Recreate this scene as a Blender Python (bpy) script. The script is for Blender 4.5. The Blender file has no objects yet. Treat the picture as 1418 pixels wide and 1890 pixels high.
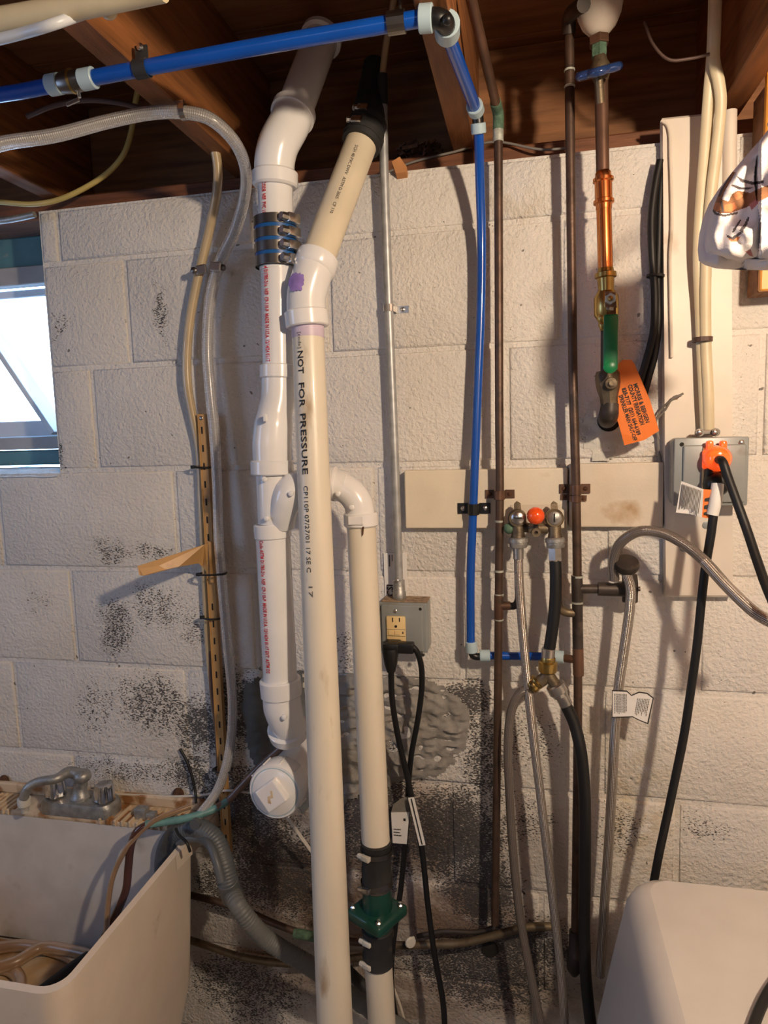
import bpy, bmesh, math, random
from mathutils import Vector, Matrix, noise
random.seed(7)
S = bpy.context.scene
COL = S.collection
# ------------------------------------------------------------------ camera
F = 1244.73                       # focal length in pixels of a 1418 x 1890 frame
CAM = Vector((0, -1.2111, 1.5657))
yaw, pit, rol = 0.21144, 0.11520, -0.02852
_f = Vector((-math.sin(yaw)*math.cos(pit), math.cos(yaw)*math.cos(pit), -math.sin(pit)))
_r = Vector((math.cos(yaw), math.sin(yaw), 0)); _u = _r.cross(_f)
_c, _s = math.cos(rol), math.sin(rol)
RX = _c*_r + _s*_u; UX = -_s*_r + _c*_u
cam = bpy.data.objects.new('camera', bpy.data.cameras.new('camera')); COL.objects.link(cam)
cam.data.sensor_fit = 'VERTICAL'; cam.data.sensor_height = 36; cam.data.lens = 36*F/1890
cam.data.clip_start = 0.02
m = Matrix((RX, UX, -_f)).transposed().to_4x4(); m.translation = CAM; cam.matrix_world = m
S.camera = cam
# ------------------------------------------------------------------ world, lights, exposure
w = bpy.data.worlds.new('world'); S.world = w; w.use_nodes = True
bg = w.node_tree.nodes['Background']; bg.inputs[0].default_value = (0.42, 0.66, 1.0, 1); bg.inputs[1].default_value = 13
S.view_settings.view_transform = 'Standard'; S.view_settings.look = 'None'
S.view_settings.exposure = 0.0; S.view_settings.gamma = 1.0; S.view_settings.use_curve_mapping = False
def lamp(name, kind, loc, power, col, size=.1, size_y=None, rot=None):
    l = bpy.data.lights.new(name, kind); l.energy = power; l.color = col
    if kind == 'POINT': l.shadow_soft_size = size
    else:
        l.size = size
        if size_y: l.shape = 'RECTANGLE'; l.size_y = size_y
    o = bpy.data.objects.new(name, l); o.location = loc
    if rot: o.rotation_euler = rot
    COL.objects.link(o); return o
lamp('ceiling_bulb_light', 'POINT', (0.53, -1.09, 1.95), 54, (1.0, 0.79, 0.57), 0.03)
lamp('room_fill_light', 'AREA', (-0.7, -3.3, 1.98), 5, (0.66, 0.80, 1.0), 0.9, 0.5, (math.radians(30), 0, 0))  # unseen soft cool fill added behind the camera to lift the shadows
lamp('left_window_daylight', 'AREA', (-1.93, -1.15, 1.75), 7.5, (0.36, 0.58, 1.0), 1.0, 0.42, (0, math.radians(-90), 0))
pl = lamp('window_portal', 'AREA', (-1.36, 0.22, 1.76), 1, (1, 1, 1), 0.84, 0.5, (math.radians(-90), 0, 0))
try: pl.data.cycles.is_portal = True
except Exception: pass

# ------------------------------------------------------------------ pixel helpers (target frame -> point at a real distance d off the wall)
def ray(px, py): return RX*(px-709) + UX*(945-py) + _f*F
def W(px, py, d=0.0):
    r = ray(px, py); return CAM + r*((-d - CAM.y)/r.y)
def WZ(px, py, z):
    r = ray(px, py); return CAM + r*((z - CAM.z)/r.z)
def WX(px, py, x):
    r = ray(px, py); return CAM + r*((x - CAM.x)/r.x)
def RP(P, wpx): return wpx*.5*((P-CAM).dot(_f))/F
STAND = 0.0                      # extra stand-off from the wall for the group being built
def V(p): return p.copy() if isinstance(p, Vector) else W(p[0], p[1], (p[2] if len(p) == 3 else 0)+STAND)

# ------------------------------------------------------------------ materials
def nmat(name):
    m = bpy.data.materials.new(name); m.use_nodes = True
    return m, m.node_tree, m.node_tree.nodes, m.node_tree.links, m.node_tree.nodes['Principled BSDF']
def setp(b, **k):
    for a, v in k.items():
        a = a.replace('_', ' ')
        if a in b.inputs: b.inputs[a].default_value = v
def c4(c, k=1.0): return (min(1, c[0]*k), min(1, c[1]*k), min(1, c[2]*k), 1)
def pm(name, col, rough=.5, metal=0., var=.12, scale=18., bump=0., bscale=300., dirt=None, dthr=.62, dscale=30., coat=0., trans=0., grain=None, emit=None, estr=0., spec=None, ior=None, dist=.002):
    m, nt, N, L, b = nmat(name)
    tc = N.new('ShaderNodeNewGeometry')
    mp = N.new('ShaderNodeMapping'); L.new(tc.outputs['Position'], mp.inputs[0])
    if grain: mp.inputs['Scale'].default_value = grain
    n = N.new('ShaderNodeTexNoise'); n.inputs['Scale'].default_value = scale; n.inputs['Detail'].default_value = 5; L.new(mp.outputs[0], n.inputs[0])
    r = N.new('ShaderNodeValToRGB'); r.color_ramp.elements[0].position = .3; r.color_ramp.elements[1].position = .7
    r.color_ramp.elements[0].color = c4(col, 1-var); r.color_ramp.elements[1].color = c4(col, 1+var); L.new(n.outputs['Fac'], r.inputs[0])
    out = r.outputs[0]
    if dirt:
        n2 = N.new('ShaderNodeTexNoise'); n2.inputs['Scale'].default_value = dscale; n2.inputs['Detail'].default_value = 8; L.new(mp.outputs[0], n2.inputs[0])
        r2 = N.new('ShaderNodeMapRange'); r2.inputs[1].default_value = dthr-.05; r2.inputs[2].default_value = dthr+.08; L.new(n2.outputs['Fac'], r2.inputs[0])
        mx = N.new('ShaderNodeMix'); mx.data_type = 'RGBA'; L.new(r2.outputs[0], mx.inputs[0]); L.new(out, mx.inputs[6]); mx.inputs[7].default_value = c4(dirt)
        out = mx.outputs[2]
    L.new(out, b.inputs['Base Color'])
    setp(b, Roughness=rough, Metallic=metal)
    if coat: setp(b, Coat_Weight=coat, Coat_Roughness=.08)
    if trans: setp(b, Transmission_Weight=trans)
    if ior: setp(b, IOR=ior)
    if emit: b.inputs['Emission Color'].default_value = c4(emit); b.inputs['Emission Strength'].default_value = estr
    if bump:
        n3 = N.new('ShaderNodeTexNoise'); n3.inputs['Scale'].default_value = bscale; n3.inputs['Detail'].default_value = 3; L.new(mp.outputs[0], n3.inputs[0])
        bp = N.new('ShaderNodeBump'); bp.inputs['Strength'].default_value = bump; bp.inputs['Distance'].default_value = dist; L.new(n3.outputs['Fac'], bp.inputs['Height']); L.new(bp.outputs[0], b.inputs['Normal'])
    return m
def braid(name, dark, light, nu, nv, rough=.3, metal=.6, trans=0., coat=.6, thr=.5):
    """woven sleeve: crossing diagonal strands from the tube's own UVs (u round, v metres along)"""
    m, nt, N, L, b = nmat(name)
    uv = N.new('ShaderNodeUVMap'); sp = N.new('ShaderNodeSeparateXYZ'); L.new(uv.outputs[0], sp.inputs[0])
    def M(op, a, c=None):
        x = N.new('ShaderNodeMath'); x.operation = op
        if hasattr(a, 'links'): L.new(a, x.inputs[0])
        else: x.inputs[0].default_value = a
        if c is not None:
            if hasattr(c, 'links'): L.new(c, x.inputs[1])
            else: x.inputs[1].default_value = c
        return x.outputs[0]
    u = M('MULTIPLY', sp.outputs[0], nu*2*math.pi); v = M('MULTIPLY', sp.outputs[1], nv*2*math.pi)
    a = M('SINE', M('ADD', u, v)); c = M('SINE', M('SUBTRACT', u, v))
    h = M('MULTIPLY', a, c); h2 = M('ADD', M('MULTIPLY', h, .5), .5)
    mr = N.new('ShaderNodeMapRange'); mr.inputs[1].default_value = thr-.25; mr.inputs[2].default_value = thr+.25; L.new(h2, mr.inputs[0])
    mx = N.new('ShaderNodeMix'); mx.data_type = 'RGBA'; L.new(mr.outputs[0], mx.inputs[0]); mx.inputs[6].default_value = c4(dark); mx.inputs[7].default_value = c4(light)
    L.new(mx.outputs[2], b.inputs['Base Color'])
    bp = N.new('ShaderNodeBump'); bp.inputs['Strength'].default_value = .7; bp.inputs['Distance'].default_value = .0008; L.new(h2, bp.inputs['Height']); L.new(bp.outputs[0], b.inputs['Normal'])
    setp(b, Roughness=rough, Metallic=metal, Coat_Weight=coat, Coat_Roughness=.15, Transmission_Weight=trans)
    return m
def wallmat():
    m, nt, N, L, b = nmat('painted_block')
    g = N.new('ShaderNodeNewGeometry'); pos = g.outputs['Position']
    def noi(scale, det=4, rough=.5, stretch=None):
        n = N.new('ShaderNodeTexNoise'); n.inputs['Scale'].default_value = scale; n.inputs['Detail'].default_value = det; n.inputs['Roughness'].default_value = rough
        if stretch:
            mp = N.new('ShaderNodeMapping'); mp.inputs['Scale'].default_value = stretch; mp.inputs['Rotation'].default_value = (0, .5, 0); L.new(pos, mp.inputs[0]); L.new(mp.outputs[0], n.inputs[0])
        else: L.new(pos, n.inputs[0])
        return n.outputs['Fac']
    def M(op, a, c=None, cl=False):
        x = N.new('ShaderNodeMath'); x.operation = op; x.use_clamp = cl
        for i, q in enumerate((a, c)):
            if q is None: continue
            if hasattr(q, 'links'): L.new(q, x.inputs[i])
            else: x.inputs[i].default_value = q
        return x.outputs[0]
    def MR(a, lo, hi):
        x = N.new('ShaderNodeMapRange'); x.interpolation_type = 'SMOOTHSTEP'; x.inputs[1].default_value = lo; x.inputs[2].default_value = hi; L.new(a, x.inputs[0]); return x.outputs[0]
    def mix(f, a, c):
        x = N.new('ShaderNodeMix'); x.data_type = 'RGBA'
        L.new(f, x.inputs[0])
        for i, q in ((6, a), (7, c)):
            if hasattr(q, 'links'): L.new(q, x.inputs[i])
            else: x.inputs[i].default_value = c4(q)
        return x.outputs[2]
    wob = N.new('ShaderNodeTexNoise'); wob.inputs['Scale'].default_value = 14; wob.inputs['Detail'].default_value = 4; L.new(pos, wob.inputs[0])
    wv = N.new('ShaderNodeVectorMath'); wv.operation = 'MULTIPLY_ADD'; L.new(wob.outputs['Color'], wv.inputs[0]); wv.inputs[1].default_value = (.09, .09, .09); L.new(pos, wv.inputs[2])
    def field(els):
        tot = None
        for px, py, rx, ry, s in els:
            c = W(px, py); ex = abs(W(px+rx, py).x - c.x); ez = abs(W(px, py+ry).z - c.z)
            mp = N.new('ShaderNodeMapping'); mp.vector_type = 'TEXTURE'
            mp.inputs['Location'].default_value = (c.x+.045, .045, c.z+.045); mp.inputs['Scale'].default_value = (ex, 9, ez); L.new(wv.outputs[0], mp.inputs[0])
            ln = N.new('ShaderNodeVectorMath'); ln.operation = 'LENGTH'; L.new(mp.outputs[0], ln.inputs[0])
            r = N.new('ShaderNodeMapRange'); r.interpolation_type = 'SMOOTHSTEP'; r.inputs[1].default_value = 1.35; r.inputs[2].default_value = .35
            r.inputs[3].default_value = 0; r.inputs[4].default_value = s; L.new(ln.outputs['Value'], r.inputs[0])
            tot = r.outputs[0] if tot is None else M('MAXIMUM', tot, r.outputs[0])
        return tot
    mold = field([(300,575,18,50,.6),(105,610,16,26,.35),(205,1020,50,26,.5),(280,1015,50,22,.5),(215,1160,45,60,.62),(290,1120,60,50,.5),(360,1160,40,40,.45),
        (70,1110,40,40,.3),(280,1300,90,70,.6),(370,1340,50,70,.85),(170,1310,50,60,.4),(250,1425,150,30,.5),(350,1430,70,40,.75),(430,1310,42,100,.8),
        (440,1490,90,90,.85),(510,1600,120,110,.85),(400,1640,60,60,.75),(450,1820,130,80,.66),(860,1295,60,45,.85),(890,1400,55,120,.66),(975,1370,60,70,.42),
        (830,1540,140,90,.97),(890,1640,80,90,.9),(880,1790,170,80,.8),(970,1740,120,60,.85),(700,1500,90,160,.95),(970,1510,60,60,.5),(1150,1530,50,60,.5),(1300,1530,70,40,.42),
        (330,655,40,30,.25),(560,640,60,60,.2),(1120,800,60,30,.4),(640,1200,60,60,.35),(600,430,60,40,.28),(115,840,12,30,.6)])
    brown = field([(600,1640,190,150,1),(540,1540,130,90,.8),(830,1690,170,90,1),(760,1560,110,130,.9),(560,1780,240,90,.8),(930,1820,220,90,.75),(770,1850,160,80,.8),(990,1740,150,60,.75),(660,1460,70,110,.9),(1000,1600,110,120,.35)])
    yel = field([(1180,1500,60,140,.5),(1120,1340,50,80,.35),(1120,790,40,60,.45),(940,380,80,20,.3),(1000,1850,100,60,.3),(1210,850,40,30,.4)])
    base = mix(MR(noi(5, 3), .3, .7), (.68, .645, .60), (.76, .725, .68))
    base = mix(M('MULTIPLY', MR(noi(55, 6, .7), .60, .72), .28), base, (.45, .38, .30))
    base = mix(M('MULTIPLY', yel, MR(noi(30, 6), .3, .6)), base, (.46, .36, .18))
    base = mix(M('MULTIPLY', M('MULTIPLY', brown, MR(noi(11, 6, .6), .25, .52)), .95), base, (.17, .115, .08))
    sp = noi(210, 3, .6, (1, 1, 1.9)); sp2 = noi(60, 5, .6)
    v = M('ADD', M('MULTIPLY', sp, .72), M('MULTIPLY', sp2, .28))
    thr = M('ADD', v, M('MULTIPLY', mold, .26))
    mk = M('MULTIPLY', MR(thr, .63, .70), .92)
    col = mix(mk, base, (.045, .042, .045))
    # chips of bare stone, few and small
    col = mix(M('MULTIPLY', MR(noi(70, 2, .4), .735, .76), .8), col, (.10, .085, .07))
    L.new(col, b.inputs['Base Color'])
    vo = N.new('ShaderNodeTexVoronoi'); vo.inputs['Scale'].default_value = 95; L.new(wv.outputs[0], vo.inputs[0])
    h = M('ADD', M('MULTIPLY', noi(150, 4, .55), 1.0), M('MULTIPLY', noi(28, 3), .8))
    h = M('ADD', h, M('MULTIPLY', vo.outputs['Distance'], .25)); h = M('SUBTRACT', h, M('MULTIPLY', mk, .35))
    bp = N.new('ShaderNodeBump'); bp.inputs['Strength'].default_value = .9; bp.inputs['Distance'].default_value = .0042; L.new(h, bp.inputs['Height']); L.new(bp.outputs[0], b.inputs['Normal'])
    setp(b, Roughness=.55)
    b.inputs['Specular IOR Level'].default_value = .35
    return m
MW = wallmat()
M_ = dict(
 pvc=pm('white_pvc', (.80, .79, .79), .22, var=.04, dirt=(.5, .45, .4), dthr=.78, dscale=60, coat=.3),
 pvcold=pm('cream_pvc', (.75, .685, .565), .38, var=.05, dirt=(.45, .34, .22), dthr=.655, dscale=22, coat=.1, grain=(1, 1, .35)),
 pvcoldtop=pm('yellowed_pvc', (.70, .61, .46), .4, var=.06, dirt=(.4, .3, .18), dthr=.72),
 pex=pm('blue_pex', (.004, .075, .42), .25, var=.08, coat=.3),
 ring=pm('pale_blue_ring', (.42, .55, .62), .35, var=.04),
 black=pm('black_rubber', (.005, .005, .006), .5, var=.2),
 blackfit=pm('black_plastic', (.008, .008, .009), .38, var=.2),
 rubber=pm('dusty_rubber', (.022, .022, .023), .65, var=.3, dirt=(.12, .10, .08), dthr=.66),
 blueband=pm('blue_band', (.01, .09, .30), .35, var=.1),
 steel=pm('steel', (.62, .60, .57), .28, 1, var=.15, dirt=(.3, .27, .24), dthr=.7),
 darksteel=pm('dark_steel', (.22, .20, .18), .35, 1, var=.3),
 galv=pm('galvanised', (.42, .43, .44), .45, .5, var=.2, scale=60),
 cop=pm('old_copper', (.115, .072, .053), .45, .6, var=.35, scale=30, dirt=(.07, .05, .04), dthr=.60, bump=.15),
 copmid=pm('brown_copper', (.165, .09, .06), .42, .6, var=.3, dirt=(.10, .07, .05), dthr=.62),
 copnew=pm('bright_copper', (.88, .36, .13), .22, 1, var=.12),
 verd=pm('verdigris', (.085, .16, .105), .7, .1, var=.35, scale=90, bump=.5),
 solder=pm('pale_solder', (.45, .47, .42), .5, .3, var=.3, scale=120),
 brass=pm('brass', (.52, .36, .12), .3, 1, var=.2, dirt=(.25, .17, .07), dthr=.6),
 brassold=pm('old_brass', (.20, .155, .10), .5, .7, var=.3, dirt=(.08, .06, .045), dthr=.56, bump=.2),
 iron=pm('dark_pipe', (.06, .048, .042), .5, .5, var=.4, dirt=(.13, .10, .08), dthr=.63),
 chrome=pm('worn_chrome', (.68, .68, .70), .14, 1, var=.05, dirt=(.38, .35, .32), dthr=.56),
 dullchrome=pm('limed_chrome', (.36, .36, .35), .45, .7, var=.25, scale=70, dirt=(.5, .48, .44), dthr=.62, bump=.3),
 ball=pm('orange_red_plastic', (.85, .09, .012), .2, var=.03, coat=.5),
 green=pm('green_vinyl', (.005, .17, .055), .35, var=.1),
 darkgreen=pm('dark_green_plastic', (.008, .055, .042), .35, var=.15, coat=.2),
 bluepaint=pm('blue_enamel', (.02, .05, .17), .2, .2, var=.2, coat=.6),
 tag=pm('orange_card', (.82, .20, .03), .55, var=.05),
 paper=pm('white_paper', (.80, .78, .75), .6, var=.04),
 ink=pm('black_ink', (.02, .02, .02), .6, var=0),
 greyink=pm('grey_ink', (.12, .11, .10), .6, var=.1),
 redink=pm('red_ink', (.62, .03, .03), .5, var=.05),
 purple=pm('purple_primer', (.30, .20, .52), .4, var=.2, scale=60),
 lilac=pm('lilac_primer', (.60, .50, .62), .4, var=.1),
 boxgrey=pm('grey_steel_box', (.27, .29, .29), .38, .1, var=.08, dirt=(.20, .18, .16), dthr=.66),
 ivory=pm('ivory_plastic', (.78, .58, .29), .35, var=.03),
 board=pm('cream_board', (.74, .66, .53), .5, var=.05, dirt=(.48, .35, .2), dthr=.70, dscale=8, bump=.1),
 board2=pm('stained_board', (.66, .57, .46), .5, var=.06, dirt=(.42, .28, .15), dthr=.68, dscale=13, bump=.1),
 trimb=pm('white_painted_plank', (.70, .63, .55), .42, var=.05, dirt=(.45, .36, .27), dthr=.72, dscale=10),
 nm=pm('cream_cable', (.64, .55, .37), .4, var=.08),
 wood=pm('joist_wood', (.24, .088, .026), .65, var=.35, scale=10, grain=(6, .7, 9), bump=.25, bscale=60, dirt=(.12, .05, .02), dthr=.66, dscale=8),
 woodsub=pm('board_wood', (.25, .11, .045), .7, var=.35, scale=9, grain=(.7, 5, 8), bump=.25, bscale=60),
 woodsill=pm('red_brown_wood', (.17, .062, .026), .65, var=.35, scale=12, grain=(.8, 6, 8), bump=.3, bscale=70),
 orangewood=pm('orange_pine', (.80, .35, .05), .4, var=.12, scale=10, grain=(8, 8, .8)),
 dust=pm('brown_dust', (.30, .21, .14), .95, var=.45, scale=120, bump=.8, bscale=200),
 stain=pm('rust_stain', (.30, .13, .045), .8, var=.4, scale=60),
 chip=pm('pine_chip', (.50, .22, .08), .7, var=.2, scale=30),
 splint=pm('splintered_wood', (.17, .075, .035), .85, var=.5, scale=60, bump=.6, bscale=120),
 tan=pm('tan_enamel', (.52, .30, .115), .38, var=.08, dirt=(.25, .13, .05), dthr=.68, dscale=14, coat=.15),
 slot=pm('slot_black', (.01, .008, .006), .8, var=.1),
 tanhose=pm('tan_vinyl', (.60, .46, .27), .3, var=.1, trans=.25, coat=.2),
 brownhose=pm('brown_stained_vinyl', (.17, .10, .075), .3, var=.2, coat=.3),
 redhose=pm('dark_red_vinyl', (.075, .028, .02), .2, var=.2, coat=.5),
 teal=pm('teal_tape', (.12, .27, .27), .45, var=.25, scale=60),
 greyhose=pm('grey_corrugated', (.095, .105, .115), .45, var=.08),
 greyhose2=pm('light_grey_corrugated', (.15, .155, .15), .5, var=.08),
 rustyhose=pm('amber_vinyl', (.36, .22, .12), .3, var=.15, trans=.3),
 tub=pm('cream_tub', (.70, .61, .51), .4, var=.04, dirt=(.52, .43, .33), dthr=.72, dscale=20),
 tubin=pm('dingy_tub', (.60, .56, .52), .5, var=.08, dirt=(.40, .36, .30), dthr=.64, dscale=9),
 tubfloor=pm('stained_tub_floor', (.52, .36, .20), .5, var=.2, scale=8, dirt=(.26, .13, .05), dthr=.55, dscale=9),
 deck=pm('stained_deck', (.64, .50, .34), .5, var=.1, dirt=(.30, .14, .05), dthr=.53, dscale=24, grain=(1, .6, 1)),
 rust=pm('rust', (.10, .045, .022), .8, .2, var=.4, scale=120, bump=.5),
 washer=pm('off_white_enamel', (.63, .60, .565), .35, var=.03, dirt=(.45, .40, .34), dthr=.755, dscale=26),
 cement=pm('grey_cement', (.27, .255, .235), .85, var=.2, scale=25, bump=.6, bscale=90, dirt=(.33, .31, .28), dthr=.70, dist=.004),
 cementd=pm('dark_cement', (.13, .13, .12), .8, var=.2, scale=20, bump=.4, bscale=120, dist=.003),
 cloth=pm('white_flannel', (.84, .80, .80), .9, var=.04, scale=60, bump=.6, bscale=900, dist=.001),
 clothbrown=pm('brown_print', (.36, .17, .08), .9, var=.3, scale=50),
 clothorange=pm('orange_print', (.72, .28, .12), .9, var=.2, scale=70),
 clothgrey=pm('grey_print', (.11, .09, .09), .9, var=.3, scale=80),
 clothpink=pm('pink_print', (.55, .22, .22), .9, var=.2),
 yellowcable=pm('yellow_cable', (.52, .40, .13), .4, var=.15),
 brownwire=pm('brown_wire', (.09, .05, .04), .5, var=.2),
 greywire=pm('grey_wire', (.22, .20, .18), .5, var=.2),
 whitewire=pm('white_wire', (.62, .57, .50), .5, var=.1),
 tealpaint=pm('teal_paint', (.09, .22, .25), .5, var=.15, dirt=(.3, .3, .28), dthr=.66),
 winwhite=pm('white_window_frame', (.62, .66, .72), .35, var=.05),
 wingrey=pm('grey_window_trim', (.38, .37, .37), .5, var=.1),
 sillpaint=pm('flaking_sill_paint', (.70, .72, .74), .7, var=.15, scale=30, bump=.8, bscale=80, dist=.006),
 concrete=pm('concrete_floor', (.26, .24, .22), .8, var=.2, scale=5, bump=.3, bscale=60),
 plaster=pm('grey_room_wall', (.46, .42, .38), .8, var=.08, scale=4),
 insul=pm('white_insulation', (.80, .72, .63), .5, var=.06, dirt=(.5, .4, .3), dthr=.74),
 amber=pm('glowing_amber_plastic', (.95, .16, .03), .15, var=.25, scale=160, emit=(1, .08, .008), estr=.8, coat=1),
 lime=pm('lime_scale', (.62, .60, .54), .8, var=.2, bump=.5),
)
M_['steelbraid'] = braid('steel_braid', (.07, .05, .04), (.80, .73, .66), 10, 330, .28, .8)
M_['clearbraid'] = braid('clear_braided_vinyl', (.55, .54, .55), (.80, .78, .76), 8, 170, .3, 0, .62, .3, .6)
M_['greybraid'] = braid('grey_braided_vinyl', (.12, .10, .09), (.20, .17, .15), 8, 260, .25, .2, .05)
def glassmat():
    m, nt, N, L, b = nmat('window_glass'); setp(b, Roughness=.03, Base_Color=(.9, .93, .95, 1))
    t = N.new('ShaderNodeBsdfTransparent'); mx = N.new('ShaderNodeMixShader'); fr = N.new('ShaderNodeFresnel'); fr.inputs[0].default_value = 1.4
    L.new(fr.outputs[0], mx.inputs[0]); L.new(t.outputs[0], mx.inputs[1]); L.new(b.outputs[0], mx.inputs[2]); L.new(mx.outputs[0], N['Material Output'].inputs[0]); return m
M_['glass'] = glassmat()
def ogl():
    m, nt, N, L, b = nmat('clear_tag_film'); setp(b, Roughness=.2, Transmission_Weight=.7, IOR=1.3, Base_Color=(.6, .57, .52, 1)); return m
M_['film'] = ogl()
def mt(x): return M_[x] if isinstance(x, str) else x

# ------------------------------------------------------------------ object helpers
LOC = {}
def thing(name, label, cat, loc, group=None):
    o = bpy.data.objects.new(name, None); COL.objects.link(o); o.empty_display_size = .05
    loc = V(loc); o.location = loc; LOC[o.name] = loc
    o['label'] = label; o['category'] = cat
    if group: o['group'] = group
    return o
def mk(name, geo, mat, parent=None, label=None, cat=None, group=None, kind=None, smooth=False, auto=None):
    vs, fs = geo[0], geo[1]
    lo = Vector((min(v[i] for v in vs) for i in range(3))); hi = Vector((max(v[i] for v in vs) for i in range(3)))
    org = (lo+hi)/2
    if parent is None: org.z = lo.z
    me = bpy.data.meshes.new(name); me.from_pydata([tuple(Vector(v)-org) for v in vs], [], fs)
    mats = mat if isinstance(mat, (list, tuple)) else [mat]
    for q in mats: me.materials.append(mt(q))
    if len(geo) > 2 and geo[2]:
        uvl = me.uv_layers.new(name='UVMap')
        for i, l in enumerate(me.loops): uvl.data[i].uv = geo[2][i] if i < len(geo[2]) else (0, 0)
    if len(geo) > 3 and geo[3]:
        for i, q in enumerate(geo[3]): me.polygons[i].material_index = q
    if smooth:
        me.polygons.foreach_set('use_smooth', [True]*len(me.polygons))
        try: me.set_sharp_from_angle(angle=math.radians(auto or 42))
        except Exception: pass
    me.update()
    o = bpy.data.objects.new(name, me); COL.objects.link(o)
    LOC[o.name] = org
    if parent is not None:
        o.parent = parent; o.location = org - LOC[parent.name]
    else: o.location = org
    if label: o['label'] = label
    if cat: o['category'] = cat
    if group: o['group'] = group
    if kind: o['kind'] = kind
    return o
def merge(*gs):
    vs, fs, uv = [], [], []
    for g in gs:
        n = len(vs); vs += list(g[0]); fs += [tuple(i+n for i in f) for f in g[1]]
    return vs, fs
def spline(pts, n=8):
    P = [V(p) for p in pts]
    if len(P) == 2 or n <= 1: return P
    out = []
    for i in range(len(P)-1):
        a = P[i-1] if i else P[0]*2-P[1]; b = P[i]; c = P[i+1]; d = P[i+2] if i+2 < len(P) else P[-1]*2-P[-2]
        # centripetal catmull-rom keeps bends free of overshoot
        t0 = 0; t1 = t0+max((b-a).length, 1e-5)**.5; t2 = t1+max((c-b).length, 1e-5)**.5; t3 = t2+max((d-c).length, 1e-5)**.5
        for k in range(n):
            t = t1+(t2-t1)*k/n
            A1 = a*((t1-t)/(t1-t0))+b*((t-t0)/(t1-t0)); A2 = b*((t2-t)/(t2-t1))+c*((t-t1)/(t2-t1)); A3 = c*((t3-t)/(t3-t2))+d*((t-t2)/(t3-t2))
            B1 = A1*((t2-t)/(t2-t0))+A2*((t-t0)/(t2-t0)); B2 = A2*((t3-t)/(t3-t1))+A3*((t-t1)/(t3-t1))
            out.append(B1*((t2-t)/(t2-t1))+B2*((t-t1)/(t2-t1)))
    out.append(P[-1]); return out
def frames(P):
    T = []
    for i in range(len(P)):
        t = (P[min(i+1, len(P)-1)]-P[max(i-1, 0)]); T.append(t.normalized())
    up = Vector((0, -1, 0))
    if abs(T[0].dot(up)) > .9: up = Vector((0, 0, 1))
    n = (up - T[0]*up.dot(T[0])).normalized(); Ns = [n]
    for i in range(1, len(P)):
        n = (n - T[i]*n.dot(T[i]))
        if n.length < 1e-6: n = T[i].orthogonal()
        n.normalize(); Ns.append(n)
    return T, Ns
def tube(pts, r, seg=14, n=8, flat=None, cap=True, raw=False):
    """r: metres (number), list per input point, or function of (arc length)"""
    P = [V(p) for p in pts] if raw else spline(pts, n)
    T, Ns = frames(P)
    L = [0]
    for i in range(1, len(P)): L.append(L[-1]+(P[i]-P[i-1]).length)
    vs, fs, uv = [], [], []
    for i, p in enumerate(P):
        if callable(r): rr = r(L[i])
        elif isinstance(r, (list, tuple)):
            q = i/(len(P)-1)*(len(r)-1); k = min(int(q), len(r)-2); rr = r[k]+(r[k+1]-r[k])*(q-k)
        else: rr = r
        b = T[i].cross(Ns[i])
        for j in range(seg):
            a = 2*math.pi*j/seg
            vs.append(p + Ns[i]*math.cos(a)*rr*(flat or 1) + b*math.sin(a)*rr)
    for i in range(len(P)-1):
        for j in range(seg):
            k = (j+1) % seg; fs.append((i*seg+j, i*seg+k, (i+1)*seg+k, (i+1)*seg+j))
            uv += [(j/seg, L[i]), ((j+1)/seg, L[i]), ((j+1)/seg, L[i+1]), (j/seg, L[i+1])]
    if cap:
        fs.append(tuple(range(seg-1, -1, -1))); fs.append(tuple((len(P)-1)*seg+j for j in range(seg)))
        uv += [(0, 0)]*seg*2
    # face winding outward
    return vs, [tuple(reversed(f)) for f in fs], [uv[i] for f in _revidx(fs) for i in f]
def _revidx(fs):
    k = 0
    for f in fs:
        yield [k+len(f)-1-i for i in range(len(f))]; k += len(f)
def lathe(p0, d, prof, seg=24, cap=True):
    d = d.normalized(); p0 = V(p0)
    n = Vector((0, -1, 0)) if abs(d.y) < .9 else Vector((0, 0, 1))
    n = (n-d*n.dot(d)).normalized(); b = d.cross(n)
    vs, fs = [], []
    for t, r in prof:
        for j in range(seg):
            a = 2*math.pi*j/seg; vs.append(p0+d*t+(n*math.cos(a)+b*math.sin(a))*max(r, 1e-5))
    for i in range(len(prof)-1):
        for j in range(seg):
            k = (j+1) % seg; fs.append((i*seg+j, (i+1)*seg+j, (i+1)*seg+k, i*seg+k))
    if cap:
        fs.append(tuple(range(seg))); fs.append(tuple((len(prof)-1)*seg+j for j in range(seg-1, -1, -1)))
    return vs, fs
def lat2(a, b, prof, seg=24, cap=True):
    """lathe from a to b; profile t in 0..1"""
    a = V(a); b = V(b); L = (b-a).length
    return lathe(a, b-a, [(t*L, r) for t, r in prof], seg, cap)
def collar(a, b, r, e=.0012, seg=26, cap=True):
    a = V(a); b = V(b); L = (b-a).length
    return lathe(a, b-a, [(0, r-e), (e, r), (L-e, r), (L, r-e)], seg, cap)
def ball(c, r, seg=18, sq=1.0, axis=Vector((0, 0, 1))):
    k = 10; return lathe(V(c)-axis*r*sq, axis, [(r*sq*(1-math.cos(math.pi*i/k)), r*math.sin(math.pi*i/k)) for i in range(k+1)], seg)
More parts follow.
